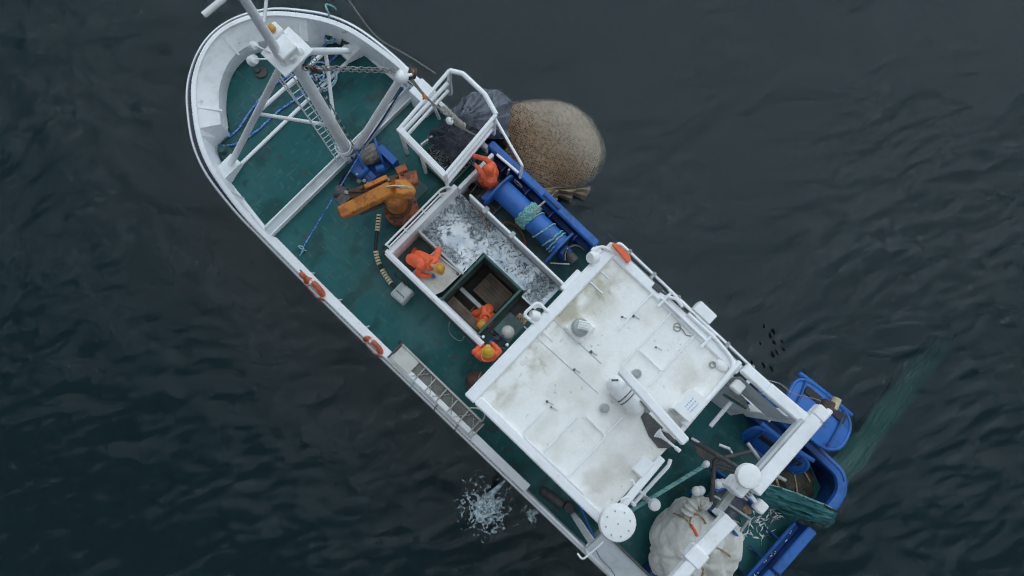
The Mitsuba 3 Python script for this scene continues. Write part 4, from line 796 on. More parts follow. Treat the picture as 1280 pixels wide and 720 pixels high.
# ---------------------------------------------------------------- net bag full of fish alongside
bc = A(*(2.891, -6.059, 0.100))
outl = [(4.674, -5.728, 0.000), (4.609, -6.089, 0.000), (4.316, -6.511, 0.000), (3.874, -6.979, 0.000), (3.335, -7.278, 0.000), (2.732, -7.341, 0.000), (2.197, -7.174, 0.000), (1.812, -6.896, 0.000), (1.624, -6.493, 0.000), (1.615, -5.983, 0.000), (1.814, -5.530, 0.000), (2.141, -5.082, 0.000), (2.594, -4.769, 0.000), (3.124, -4.800, 0.000), (3.607, -4.976, 0.000), (4.172, -5.237, 0.000)]
ol = np.array(outl)[:, :2] - bc[:2]; oa = np.arctan2(ol[:, 1], ol[:, 0]); od = np.hypot(ol[:, 0], ol[:, 1]); o_ = np.argsort(oa)
rad = CubicSpline(np.r_[oa[o_], oa[o_][0] + 2 * np.pi], np.r_[od[o_], od[o_][0]], bc_type='periodic')
def bag_z(x, y, off=0.0):
    dx, dy = x - bc[0], y - bc[1]; r = np.hypot(dx, dy) / rad(np.arctan2(dy, dx))
    h = .40 * (1 - np.clip(r, 0, 1.3) ** 2.6) - .03 - 1.5 * np.clip(r - .97, 0, 1) ** 1.2
    n = meshkit.fbm(np.stack([x * 3, y * 3, 0 * x], -1), 3, 4) - .5
    return h + .10 * n * np.clip(1.15 - r, 0, 1) + off
def polar_sheet(nr, na, rmax, off):
    t, a = np.meshgrid(np.linspace(0.001, 1, nr) * rmax, np.arange(na) / na * 2 * np.pi, indexing='ij')
    x, y = bc[0] + t * rad(a) * np.cos(a), bc[1] + t * rad(a) * np.sin(a)
    v = np.stack([x, y, bag_z(x, y, off)], -1).reshape(-1, 3); f = []
    for i in range(nr - 1):
        j = np.arange(na); j2 = (j + 1) % na
        f.append(np.stack([i * na + j, (i + 1) * na + j, (i + 1) * na + j2], -1)); f.append(np.stack([i * na + j, (i + 1) * na + j2, i * na + j2], -1))
    return v, np.vstack(f)
v, f = polar_sheet(70, 200, 1.10, 0.0)
NB = thing('net_bag', 'swollen brown net bag full of fish floating against the starboard side', 'fishing net')
put(NB, 'catch', trimesh.Trimesh(v, f, process=False), 'catch_skin', True)
tw = []
u1, u2 = A(.94, .34), A(-.34, .94)
for fam in range(2):
    e1, e2 = (u1, u2) if fam == 0 else (u2, u1)
    for s in np.arange(-2.4, 2.4, .062):
        l = np.arange(-2.6, 2.6, .05)
        xy = bc[:2] + np.outer(l, e1) + np.outer(s + .05 * np.sin(l * 2.1 + fam) + .10 * l * s * .12, e2)
        d_ = xy - bc[:2]; r_ = np.hypot(d_[:, 0], d_[:, 1]) / rad(np.arctan2(d_[:, 1], d_[:, 0])); ok = r_ < 1.06
        runs = np.split(np.arange(len(l)), np.where(np.diff(ok.astype(int)) != 0)[0] + 1)
        for rr in runs:
            if ok[rr[0]] and len(rr) > 3:
                tw.append(tube(np.c_[xy[rr], bag_z(xy[rr, 0], xy[rr, 1], .007)], .0095, 3))
put(NB, 'twine', cat(tw), 'net_twine', True, kind='stuff')
# crumpled loose end of the net at the rail
g1, g2 = np.meshgrid(np.linspace(0, 1, 40), np.linspace(0, 1, 30), indexing='ij')
c00, c10, c11, c01 = A(*(2.398, -4.634, 0.600)), A(*(1.349, -5.869, 0.150)), A(*(1.310, -5.506, 0.100)), A(*(2.027, -4.466, 0.900))
q = (c00 * ((1 - g1) * (1 - g2))[..., None] + c10 * (g1 * (1 - g2))[..., None] + c11 * (g1 * g2)[..., None] + c01 * ((1 - g1) * g2)[..., None])
q[..., 2] += .20 * np.sin(np.pi * g2) * (1 - .5 * g1) + .10 * np.sin(g2 * 14 + 3 * g1) * np.sin(np.pi * g1) + .10 * (meshkit.fbm(q * 4, 3, 2) - .5)
q[..., 0] += .10 * (meshkit.fbm(q * 3, 3, 7) - .5) + .10 * np.sin(g1 * 17) * g2; q[..., 1] += .14 * (meshkit.fbm(q * 3, 3, 9) - .5)
v = q.reshape(-1, 3); i, j = np.meshgrid(np.arange(39), np.arange(29), indexing='ij'); a = (i * 30 + j).ravel()
put(NB, 'loose_end', trimesh.Trimesh(v, np.vstack([np.stack([a, a + 30, a + 31], -1), np.stack([a, a + 31, a + 1], -1)]), process=False), 'brown_net', True)
k = thing('codend_rope', 'pale rope running from the net bag over the blue rail to the big blue drum', 'rope')
put(k, 'strand', tube(spline([(1.939, -4.892, 0.800), (1.846, -4.577, 1.500), (1.801, -4.067, 2.350), (1.801, -3.711, 2.400)]), .028, 8), 'grey_rope'); put(k, 'dark_end', tube(spline([(1.949, -4.928, 0.850), (1.832, -4.317, 2.000)]), .032, 8), 'rusty_brown')
# ---------------------------------------------------------------- blue hauling drum
HD = thing('hauling_drum', 'big bright blue hauling drum lying fore and aft at the starboard rail', 'drum')
dy, dz_ = -3.72, 1.98
put(HD, 'barrel', rod((2.86, dy, dz_), (.72, dy, dz_), .295, n=40), 'blue_paint')
for x in (2.86, .72):
    fl = put(HD, 'flange', cyl((x - .02, dy + .08, dz_), .54, .06, (1, 0, 0), n=48), 'blue_paint')
put(HD, 'bearing', boxm(.42, .66, -3.85, -3.55, 1.2, 2.05, .03), 'deep_blue'); put(HD, 'bearing', boxm(2.92, 3.08, -3.6, -3.2, 1.2, 2.0, .03), 'blue_paint')
put(HD, 'motor', cyl((.45, -3.70, 1.95), .14, .25, (-1, 0, 0)), 'dark_grey')
for q in range(3):
    put(HD, 'hydraulic_hose', tube(spline([(.40, -3.45 - q * .06, 2.15), (.55, -3.65 - q * .05, 2.35), (.45, -3.95 - q * .02, 2.2), (.1, -4.1, 1.7)]), .018, 7), 'galvanised' if q == 1 else 'black_rubber')
put(HD, 'lever', rod((.62, -3.2, 2.1), (.25, -3.5, 2.2), .02), 'steel')
GR = thing('drum_rope', 'green rope wound in turns round the blue hauling drum', 'rope')
def wraps(x0, x1, turns, r, rr, jit=0.0, a0=0.0):
    n = int(turns * 40); pts = []
    for q in range(n + 1):
        t = q / n; a = a0 + 2 * math.pi * turns * t
        pts.append((x0 + (x1 - x0) * t + jit * math.sin(a * 1.7 + q), dy + r * math.cos(a), dz_ + r * math.sin(a)))
    return tube(pts, rr, 7)
put(GR, 'bundle', cat([wraps(2.02, 1.72, 9, .32, .020, .02), wraps(1.74, 1.98, 8, .35, .018, .03, 1.0)]), 'green_rope')
put(GR, 'turn', wraps(1.72, 1.30, 1.0, .315, .020, 0, 1.5), 'green_rope'); put(GR, 'turn', wraps(1.30, 1.02, 1.0, .315, .020, 0, 1.2), 'green_rope'); put(GR, 'turn', wraps(1.0, .82, 2.0, .315, .020, .01, 1.0), 'green_rope')
k = thing('deck_hose', 'brown hose curving over the deck between pound wall and blue drum', 'hose')
put(k, 'run', tube(spline([(2.310, -3.025, 1.500), (2.219, -3.261, 1.500), (1.970, -3.398, 1.450), (1.662, -3.354, 1.400), (1.386, -3.159, 1.350), (1.143, -2.892, 1.500), (0.683, -2.852, 1.600), (0.273, -2.983, 1.450), (0.007, -3.013, 1.400)]), .038, 8), 'brown_hose')
put(k, 'run', tube(spline([(2.259, -3.155, 1.420), (2.065, -3.349, 1.400), (1.800, -3.380, 1.350), (1.522, -3.246, 1.300), (1.257, -2.998, 1.300)]), .030, 8), 'brown_hose')
rope('thin brown cord hanging over the starboard pound wall', [(2.877, -2.893, 2.200), (2.620, -2.800, 2.300), (2.442, -2.761, 2.240), (2.302, -2.739, 1.850)], .016, 'brown_hose', 'cord', 'wall_cord')
# ---------------------------------------------------------------- fish and ice in the pound
def slush_z(x, y):
    n = meshkit.fbm(np.stack([x * 1.6, y * 1.6, 0 * x], -1), 4, 11)
    return 1.62 + .30 * (n - .4) + .05 * (meshkit.fbm(np.stack([x * 9, y * 9, 0 * x], -1), 2, 12) - .5)
def in_slush(x, y):
    a = (x > .12) & (x < 3.58) & (y < -1.55) & (y > -2.95)
    return a & ~((x > .56) & (x < 2.06) & (y > -2.30)) & ~((x < .62) & (y > -2.2)) & ~((x > 2.6) & (y < -2.97))
regs = [(2.06, 3.60, -2.96, -1.53), (.55, 2.08, -2.96, -2.28), (.0, .58, -2.96, -2.12)]
mm = []
for x0, x1, y0, y1 in regs:
    xs, ys = np.arange(x0, x1 + .02, .03), np.arange(y0, y1 + .02, .03); X_, Y_ = np.meshgrid(xs, ys, indexing='ij')
    v = np.stack([X_, Y_, slush_z(X_, Y_)], -1).reshape(-1, 3); i, j = np.meshgrid(np.arange(len(xs) - 1), np.arange(len(ys) - 1), indexing='ij'); a = (i * len(ys) + j).ravel(); w = len(ys)
    mm.append(trimesh.Trimesh(v, np.vstack([np.stack([a, a + w, a + w + 1], -1), np.stack([a, a + w + 1, a + 1], -1)]), process=False))
k = thing('ice_slush', 'white ice slush covering the catch in the pound', 'ice'); scene[k] = mikit.ply(cat(mm), 'slush', smooth=True); labels[k]['kind'] = 'stuff'
def fish_mesh(L=.15, k=9):
    t = np.linspace(0, 1, k); hh = .115 * L * np.sin(np.pi * np.clip(t * .93 + .03, 0, 1)) ** .75 + .004 * L; hh[-2] *= .7
    ang = np.arange(6) * np.pi / 3; sec = [[(L * (a - .5), h * 1.15 * math.cos(q), h * .62 * math.sin(q)) for q in ang] for a, h in zip(t, hh)]
    body = loft(sec)
    tail = hullmesh([(L * .47, 0, .002), (L * .47, 0, -.002), (L * .62, .07 * L, .001), (L * .62, -.07 * L, .001), (L * .55, 0, -.001)])
    m = cat([body, tail]); s = m.vertices[:, 1] / (.12 * L)
    tcol = np.clip(.5 + s, 0, 1)[:, None]
    return m, np.array([.035, .05, .065]) * (1 - tcol) + np.array([.62, .65, .66]) * tcol
FM_, FC_ = fish_mesh()
def fish_pile(pts, scale=(.8, 1.15), tilt=.35, dark=1.0):
    V_, F_, C_ = [], [], []; nb = 0
    for p in pts:
        M = trimesh.transformations.euler_matrix(rng.normal(0, tilt * 1.6), rng.normal(0, tilt), rng.uniform(0, 6.28))[:3, :3] * rng.uniform(*scale)
        V_.append(FM_.vertices @ M.T + p); F_.append(FM_.faces + nb); nb += len(FM_.vertices)
        C_.append(np.clip((FC_ * rng.uniform(.6, 1.2) if rng.random() < .75 else FC_[::-1] * 0 + FC_.min(0) * rng.uniform(.8, 1.6)) * dark, 0, 1))
    return trimesh.Trimesh(np.vstack(V_), np.vstack(F_), process=False), np.vstack(C_)
pts = []
while len(pts) < 2300:
    x, y = rng.uniform(.1, 3.58), rng.uniform(-2.94, -1.55)
    if not in_slush(np.array(x), np.array(y)): continue
    p_ = 0.10
    d1 = abs((x - 2.2) * .55 + (y + 1.55) * -.25)
    if x > 2.35: p_ = .85 * (meshkit.fbm(A(x * 1.5, y * 1.5, 3.), 3, 2) > .43) + .05
    if x > 2.8 and -2.55 < y < -2.15: p_ *= .3
    if x < .65: p_ = .95
    if 1.9 < x < 2.4 and y < -2.3: p_ = .6
    if x < 2.3 and x > .7: p_ = .10 + .22 * (meshkit.noise(A(x * 3, y * 3, 1.), 8) > .62)
    if rng.random() < p_:
        pts.append((x, y, float(slush_z(np.array(x), np.array(y))) + rng.uniform(-.012, .02)))
m, c = fish_pile(pts, (.55, .85), .25, 1.3)
k = thing('pound_fish', 'thousands of small silver fish lying in the ice of the pound', 'fish'); scene[k] = mikit.ply(m, 'fish_skin', smooth=True, color=c); labels[k]['kind'] = 'stuff'
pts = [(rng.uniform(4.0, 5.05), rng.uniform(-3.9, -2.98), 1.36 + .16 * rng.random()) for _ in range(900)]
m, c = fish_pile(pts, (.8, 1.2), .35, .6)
k = thing('chute_fish', 'dark heap of fish lying under the folds of the hanging net', 'fish'); scene[k] = mikit.ply(m, 'fish_skin', smooth=True, color=c); labels[k]['kind'] = 'stuff'
# ---------------------------------------------------------------- things on the port side
def lifebuoy(label, c, group, tilt=0.0, R_=.30, r_=.078):
    k = thing('lifebuoy', label, 'lifebuoy', group); ax = (0, 1, tilt)
    put(k, 'ring', torus(c, R_, r_, ax, 40, 14), 'orange_buoy')
    d, s, u = frame(ax)
    for q in range(4):
        a = q * math.pi / 2 + .35
        put(k, 'band', torus(c, R_, r_ + .006, ax, 6, 14, a - .10, a + .10), 'white_plastic')
    put(k, 'grab_line', tube([A(*c) + (R_ + r_ + .012 + .02 * math.cos(4 * a)) * (math.cos(a) * s + math.sin(a) * u) for a in np.arange(48) * np.pi / 24], .010, 5, True), 'grey_rope')
    return k
lifebuoy('orange lifebuoy stowed on the port bulwark, the one nearer the bow', (4.412, 1.359, 2.020), 'orange lifebuoys on the port bulwark', .3)
lifebuoy('orange lifebuoy stowed on the port bulwark beside the end of the gangway', (2.352, 1.374, 2.020), 'orange lifebuoys on the port bulwark', .3, .28, .07)
k = thing('rescue_light', 'small orange float light clipped to the port bulwark ahead of the lifebuoy', 'float'); put(k, 'float', ball((4.839, 1.326, 2.200), .09, (1.1, .8, .8)), 'orange_buoy'); put(k, 'clip', torus((4.829, 1.323, 2.240), .06, .012, (1, 0, 0), 16, 6), 'galvanised')
g0, g1_ = 1.86, -.93
GW = thing('gangway', 'grey aluminium gangway stowed flat along the port bulwark', 'gangway')
yi, yo, zt = .84, 1.30, 2.20
put(GW, 'side_rail', beam((g0, yi, zt), (g1_ + .05, yi, zt), .055, .09), 'aluminium'); put(GW, 'side_rail', beam((g0, yo, zt), (g1_ - .05, yo, zt), .06, .09), 'aluminium')
put(GW, 'mesh_floor', boxm(g1_, g0, yi + .03, yo - .03, zt - .045, zt - .03, .003), 'grating')
put(GW, 'end_plate', boxm(1.24, g0 - .03, yi + .03, yo - .035, zt - .01, zt + .02, .006), 'beige_plastic')
for q in range(6):
    x = 1.05 - q * .375
    put(GW, 'rung', beam((x, yi + .03, zt + .005), (x - .02, yo - .03, zt + .005), .035, .03, .005), 'aluminium')
for q in range(6):
    x = 1.15 - q * .36
    a, b = ((x, yi + .05), (x - .28, yo - .06)) if q % 2 else ((x - .28, yi + .05), (x, yo - .06))
    put(GW, 'diagonal_chain', chain_mesh((*a, zt + .0), (*b, zt + .0), .045, .006), 'aluminium')
put(GW, 'head_bar', beam((g0 + .02, yi - .04, zt), (g0 + .02, yo + .02, zt), .05, .06), 'dark_grey')
put(GW, 'foot_bar', beam((g1_ - .02, yi, zt), (g1_ - .02, yo - .05, zt), .04, .06), 'aluminium')
put(GW, 'handle', tube(spline([(g1_ + .5, yi - .03, zt), (g1_ + .36, yi - .16, zt + .1), (g1_ + .16, yi - .20, zt + .1), (g1_ + .05, yi - .02, zt)]), .022, 8), 'aluminium')
put(GW, 'wheel', cyl((1.92, .80, 2.15), .06, .10, (0, 1, 0)), 'black_rubber')
put(GW, 'lashing', tube(spline([(1.0, 1.28, 2.26), (.98, 1.4, 2.24), (.96, 1.47, 2.1)]), .014, 6), 'green_rope'); put(GW, 'lashing', tube(spline([(.2, 1.28, 2.26), (.18, 1.4, 2.24), (.16, 1.47, 2.1)]), .014, 6), 'dark_grey'); put(GW, 'lashing', tube(spline([(-.5, 1.28, 2.26), (-.53, 1.4, 2.24), (-.55, 1.47, 2.1)]), .014, 6), 'dark_grey')
JB = thing('junction_box', 'light grey control box with black lettering outside the port wall of the pound', 'control box')
jb = A(*(2.790, -0.063, 2.050)); put(JB, 'case', turned(boxm(-.20, .20, -.22, .22, -.55, .0, .03), jb, .04), 'grey_paint'); put(JB, 'lid', turned(boxm(-.17, .17, -.19, .19, .002, .018, .006), jb, .04), 'galvanised')
for q in range(5):
    put(JB, 'letter', turned(boxm(-.022 + .008 * (q % 2), .018, -.026 + q * .0 , .012, 0, .004, .001), jb + A(.11 - q * .055, .05, .019), .04), 'lettering_black', False)
put(JB, 'cable', tube(spline([jb + A(.05, -.2, -.05), jb + A(.2, -.24, .1), jb + A(.35, -.2, .1), jb + A(.45, -.24, .15)]), .022, 7), 'black_rubber'); put(JB, 'cable', tube(spline([jb + A(-.05, -.22, -.05), jb + A(.1, -.3, .15), jb + A(.28, -.3, .2)]), .016, 7), 'black_rubber')
HH = thing('sleeved_hose', 'black hydraulic hose with cream sleeves hanging round the forward port corner of the pound', 'hose')
hp = spline([(4.700, -1.116, 1.600), (4.478, -0.834, 1.600), (4.283, -0.582, 1.620), (4.052, -0.346, 1.600), (3.744, -0.181, 1.600), (3.419, -0.088, 1.620), (3.107, -0.040, 1.660), (2.941, -0.022, 1.700)], 90)
put(HH, 'hose', tube(hp, .045, 9), 'black_rubber')
for a, b in ((0, 16), (38, 52), (58, 74)):
    for q in range(a, b, 3): put(HH, 'sleeve', tube(hp[q:q + 3], [.066, .070, .066], 12), 'cream_sleeve')
k = thing('cable_loop', 'thin grey cable drooping outside the port wall of the pound', 'cable'); scene[k] = mikit.ply(tube(spline([(1.403, -0.372, 2.300), (1.299, -0.220, 2.000), (1.112, -0.162, 1.800), (0.906, -0.214, 1.900), (0.890, -0.351, 2.200)]), .014, 6), 'galvanised', smooth=True)
k = thing('fish_barrel', 'rusty brown round buoy lying on the port deck by the wheelhouse front', 'buoy'); put(k, 'float', ball((-0.125, 0.247, 1.500), .30, (1, 1, .95)), 'rusty_brown'); put(k, 'lashing', torus((-0.125, 0.247, 1.500), .30, .012, (1, .4, 0), 40, 6), 'grey_rope')
# ---------------------------------------------------------------- pound fittings: sorting tray, dome, pump gear
TY = thing('sorting_tray', 'beige sorting tray with a raised rim, in front of the bending worker', 'tray')
tp = sg.Polygon([(2.981, -0.465, 1.900)[:2], (2.960, -1.397, 1.900)[:2], (2.064, -1.465, 1.900)[:2], (2.085, -0.820, 1.900)[:2], (2.204, -0.508, 1.900)[:2]]).intersection(sg.box(2.045, -1.455, 3.4, -.585))
put(TY, 'floor', prism(tp, 1.84, 1.87), 'beige_plastic', False); put(TY, 'rim', prism(tp.difference(tp.buffer(-.03)), 1.87, 1.95), 'beige_plastic', False)
put(TY, 'latch', boxm(2.08, 2.16, -1.42, -1.36, 1.953, 1.99), 'dark_grey')
k = thing('lid_dome', 'pale round dome on the green hatch plate before the wheelhouse', 'dome'); put(k, 'shell', lathe([(.14, 0), (.15, .03), (.14, .10), (.09, .16), (.02, .18)], (0.187, -1.209, 1.940)), 'beige_plastic'); put(k, 'flange', cyl((0.187, -1.209, 1.935), .17, .02), 'galvanised')
k = thing('pump_valves', 'black pump valves and hand wheels next to the pale dome', 'pump')
for q in range(12):
    c = A(*(0.252, -0.901, 1.850)) + rng.normal(0, .09, 3) * A(1, 1, .5)
    put(k, 'valve', cyl(c, .045 + .03 * rng.random(), .12, rng.normal(size=3), .008, 12), ('dark_grey', 'black_rubber', 'deep_blue')[q % 3])
put(k, 'lever', rod((0.370, -0.615, 1.950), (-0.062, -0.862, 1.950), .02), 'dark_grey'); put(k, 'lever_end', ball((-0.021, -0.961, 1.980), .045), 'white_plastic'); put(k, 'lever_end', ball((0.552, -0.688, 1.980), .04), 'white_plastic')
k = thing('rope_heap', 'heap of brown rope in the dark corner at the wheelhouse front', 'rope')
scene[k] = mikit.ply(tube(spline([A(*(0.167, -1.651, 1.600)) + A(.14 * math.cos(q * 1.3), .14 * math.sin(q * 1.1), .02 * (q % 5)) for q in range(40)], 220), .018, 6), 'tan_rope', smooth=True)
k = thing('black_bucket', 'black bucket standing on the brown platform behind the hooded worker', 'bucket'); bk = A(*(3.432, -3.312, 1.370))
put(k, 'pail', lathe([(.10, 0), (.13, .26), (.145, .27), (.145, .29), (.125, .285), (.095, .03), (.0, .03)], bk), 'black_rubber'); put(k, 'handle', torus(bk + A(0, 0, .28), .14, .008, (1, .2, .3), 20, 5, 0, 3.14), 'galvanised')
# ---------------------------------------------------------------- roof equipment that can be lifted off
LR = thing('life_raft', 'white life raft canister strapped on the middle of the wheelhouse roof', 'life raft')
a_, b_ = A(*(-2.160, -1.728, 5.620)), A(*(-2.906, -1.700, 5.620)); d_ = (b_ - a_) / np.linalg.norm(b_ - a_); L_ = np.linalg.norm(b_ - a_)
put(LR, 'canister', lathe([(.02, -.16), (.12, -.13), (.18, -.05), (.192, .05), (.192, L_ * .45), (.184, L_ * .46), (.184, L_ * .50), (.188, L_ * .51), (.184, L_), (.15, L_ + .03)], a_, d_), 'white_plastic', 40)
for t in (.42, .53):
    put(LR, 'strap', torus(a_ + d_ * L_ * t, .196, .012, d_, 32, 6), 'dark_grey')
for t in (.15, .85):
    c = a_ + d_ * L_ * t; put(LR, 'cradle', boxm(c[0] - .05, c[0] + .05, c[1] - .2, c[1] + .2, 5.337, 5.48, .01), 'white_paint')
put(LR, 'handle', rod(a_ + A(.12, .0, .17), a_ + A(.02, -.10, .19), .015), 'dark_grey')
k = thing('roof_buoy_case', 'flat orange lifebuoy case on the forward starboard corner of the roof', 'lifebuoy')
oc = [(-0.180, -3.859, 5.600), (-0.323, -3.904, 5.600), (-0.594, -3.884, 5.600), (-0.640, -3.810, 5.600)]
put(k, 'case', prism(sg.Polygon([p[:2] for p in oc]).buffer(.03), 5.425, 5.58), 'orange_fabric', 20)
put(k, 'edging', prism(sg.Polygon([p[:2] for p in oc]).buffer(.05), 5.424, 5.46), 'white_plastic', 20)
def radome(label, c, r, h, bolts=0, foot=None):
    k = thing('radome', label, 'radar dome')
    put(k, 'shell', lathe([(r * .86, 0), (r * .98, h * .15), (r, h * .45), (r * .985, h * .72), (r * .92, h * .90), (r * .70, h * .985), (r * .1, h)], c, n=56), 'white_plastic')
    if foot is not None: put(k, 'pedestal', lathe([(.10, 0), (.07, .05), (.06, c[2] - foot - .02), (.14, c[2] - foot + .01)], (c[0], c[1], foot)), 'white_paint')
    for q in range(bolts):
        a = q * 2 * math.pi / max(1, bolts - 1) + .2; rr = r * .66 if q else 0
        put(k, 'bolt', cyl((c[0] + rr * math.cos(a), c[1] + rr * math.sin(a), c[2] + h * .985), .016, .02, n=8, c=.003), 'galvanised')
    return k
radome('large flat white radar dome with nine bolts at the aft port corner of the roof', (-3.88, .25, 6.35), .365, .20, 9, 5.3)
radome('white radar dome standing beside the stern gantry beam', (GX + .42, -2.13, 6.45), .245, .22, 0, 6.2)
radome('small cream domed antenna over the aft deck near the large radar dome', (-4.841, -0.567, 4.000), .125, .12, 0, 1.2)
# ---------------------------------------------------------------- stern: canvas bundle, trawl doors, green net, catch
BG = thing('canvas_bundle', 'large cream canvas bundle tied with brown cords on the aft deck', 'bundle')
bp = A(*(-6.696, -0.675, 2.000)); m = trimesh.creation.icosphere(5, 1.0); v = m.vertices.copy()
sx, sy, sz = 1.02, .98, 1.0
def superell(t, e): return np.sign(t) * np.abs(t) ** e
v = np.c_[superell(v[:, 0], .75) * sx, superell(v[:, 1], .75) * sy, v[:, 2] * .78]
nrm = m.vertices
fo = .15 * (meshkit.fbm(v * 2.0, 4, 21) - .5) * 2 + .10 * np.abs(np.sin(3.2 * v[:, 0] + 2.4 * v[:, 1] + 4 * meshkit.noise(v * 1.4, 3))) - .05 * np.exp(-((v[:, 0] + .15 * np.sin(3 * v[:, 1])) / .05) ** 2) - .05 * np.exp(-((v[:, 1] - .35 * v[:, 0] - .2) / .05) ** 2)
v = v + nrm * fo[:, None]; v[:, 2] = np.maximum(v[:, 2], -.78)
Rz = trimesh.transformations.rotation_matrix(.35, [0, 0, 1])[:3, :3]; v = v @ Rz.T + A(bp[0] - .12, bp[1] + .10, 2.0)
put(BG, 'canvas', trimesh.Trimesh(v, m.faces, process=False), 'canvas', True)
def on_bag(pts, lift=.02):
    out = []
    for p in pts:
        i = np.argmin(np.hypot(v[:, 0] - p[0], v[:, 1] - p[1]) - v[:, 2] * .15); out.append(A(p[0], p[1], v[i, 2] + lift))
    return out
for pp in ([(-5.743, -0.790, 2.900), (-5.931, -0.867, 2.900), (-6.115, -0.863, 2.900), (-6.335, -0.792, 2.900), (-6.399, -0.778, 2.900)], [(-6.090, -0.890, 2.900), (-6.061, -1.065, 2.900), (-6.172, -1.170, 2.900), (-6.367, -1.126, 2.900)], [(-6.785, -0.863, 2.900), (-7.051, -0.938, 2.900), (-7.328, -0.972, 2.900)], [(-6.779, -0.107, 2.900), (-6.841, -0.264, 2.900), (-7.000, -0.314, 2.900), (-7.123, -0.180, 2.900)]):
    put(BG, 'cord', tube(spline(on_bag(pp)), .022, 7), 'tan_rope')
put(BG, 'toggle', tube(spline(on_bag([(-6.115, -0.863, 2.900), (-6.245, -0.834, 2.900), (-6.399, -0.778, 2.900)], .04)), [.02] + [.034] * 22 + [.02], 8), 'orange_fabric')
put(BG, 'neck', tube(spline([(-5.899, -1.019, 2.600), (-5.855, -1.258, 2.700), (-5.917, -1.419, 2.700), (-6.158, -1.441, 2.700)], 24), .16 + .03 * np.sin(np.arange(24) * 1.7), 10), 'canvas')
def trawl_door(label, c, ax, nrm_, L, W, group='blue trawl doors at the stern'):
    """cambered steel plate with a stiffened rim, a keel shoe and brackets"""
    k = thing('trawl_door', label, 'trawl door', group); d, n_ = np.asarray(ax, float) / np.linalg.norm(ax), np.asarray(nrm_, float)
    n_ = n_ - d * (n_ @ d); n_ /= np.linalg.norm(n_); w = np.cross(n_, d); c = np.asarray(c, float)
    def out(s):   # rounded rectangle outline in (d, w)
        a = np.arange(48) * 2 * np.pi / 48; return np.c_[superell(np.cos(a), .55) * L / 2 * s, superell(np.sin(a), .7) * W / 2 * s]
    cam = lambda p: -.18 * (p[:, 1] / (W / 2)) ** 2 * (W / 2) - .05 * (p[:, 0] / (L / 2)) ** 2
    def sheet(off):
        R_ = [out(s) for s in np.linspace(.02, 1, 10)]; return [np.array([c + d * p[0] + w * p[1] + n_ * (h + off) for p, h in zip(r_, cam(r_))]) for r_ in R_]
    top, bot = sheet(.03), sheet(-.03)
    put(k, 'plate', loft(top + bot[::-1]), 'blue_paint', 40)
    rim = np.array([c + d * p[0] + w * p[1] + n_ * (h + .03) for p, h in zip(out(.98), cam(out(.98)))])
    put(k, 'rim', tube(rim, .045, 8, True), 'blue_paint')
    for s in (-.35, .30):
        P_ = np.c_[np.full(9, s * L), np.linspace(-.42, .42, 9) * W]; put(k, 'rib', tube([c + d * p[0] + w * p[1] + n_ * (h + .07) for p, h in zip(P_, cam(P_))], .035, 6), 'deep_blue')
    for s in (-.2, .22):
        p0 = c + d * s * L + w * W * .24 + n_ * .05; q = np.array([p0 + d * a + w * b for a, b in ((-.24, -.10), (.24, -.10), (.24, .10), (-.24, .10))])
        put(k, 'slot', hullmesh(np.vstack([q, q - n_ * .03])), 'black_rubber', False)
    P_ = np.c_[np.linspace(-.45, .45, 12) * L, np.full(12, W * .5)]; put(k, 'shoe', tube([c + d * p[0] + w * p[1] + n_ * (h + .02) for p, h in zip(P_, cam(P_))], .06, 8), 'blue_paint')
    return k
trawl_door('blue trawl door hung outside the starboard quarter under the gantry end', (-6.714, -4.997, 2.600), A(*(-7.408, -5.060, 2.500)) - A(*(-6.105, -4.903, 2.700)), (.15, -.25, 1), 1.95, 1.25)
trawl_door('blue trawl door standing on edge inside the starboard bulwark under the gantry beam', (-6.747, -3.683, 1.900), A(*(-7.610, -3.819, 1.900)) - A(*(-5.912, -3.575, 1.900)), (.1, 1, .55), 1.75, 1.0)
trawl_door('dark blue trawl door lying flat under the starboard wing beam', (-6.224, -4.356, 1.750), A(*(-7.069, -4.432, 1.700)) - A(*(-5.494, -4.277, 1.800)), (.1, .5, .8), 1.5, .8)
TBk = thing('towing_block', 'brown hanging block with a cream roller at the starboard end of the gantry', 'pulley')
put(TBk, 'block', turned(boxm(-.13, .13, -.16, .16, -.12, .12, .03), (-6.028, -4.705, 4.600), .3), 'rusty_brown'); put(TBk, 'roller', cyl((-6.190, -4.805, 4.500), .10, .26, A(*(-6.128, -5.012, 4.500)) - A(*(-6.190, -4.805, 4.500))), 'cream_sleeve'); put(TBk, 'strop', rod((-5.528, -4.190, 5.800), (-5.967, -4.653, 4.700), .04), 'dark_grey')
rope('thin towing wire from the wheelhouse corner along the side to the trawl door', [(-4.625, -4.506, 3.000), (-5.099, -4.640, 2.800), (-5.490, -4.851, 2.700), (-5.754, -4.820, 3.000), (-6.010, -4.924, 3.400), (-6.065, -4.825, 4.400)], .014, 'grey_rope', 'wire', 'towing_wire')
GN = thing('green_trawl', 'bunched green trawl net drawn over the stern roller', 'fishing net')
L0, L1 = np.array(spline([(-6.750, -2.788, 2.200), (-7.252, -3.017, 1.750), (-7.807, -3.287, 1.700), (-8.147, -3.422, 2.100), (-8.391, -3.516, 2.320), (-8.727, -3.626, 2.000), (-9.457, -3.856, 0.400)], 60)), np.array(spline([(-6.808, -2.364, 2.200), (-7.401, -2.500, 1.600), (-7.909, -2.734, 1.600), (-8.237, -2.894, 2.100), (-8.498, -3.063, 2.320), (-8.821, -3.180, 2.000), (-9.589, -3.374, 0.400)], 60))
vv = []
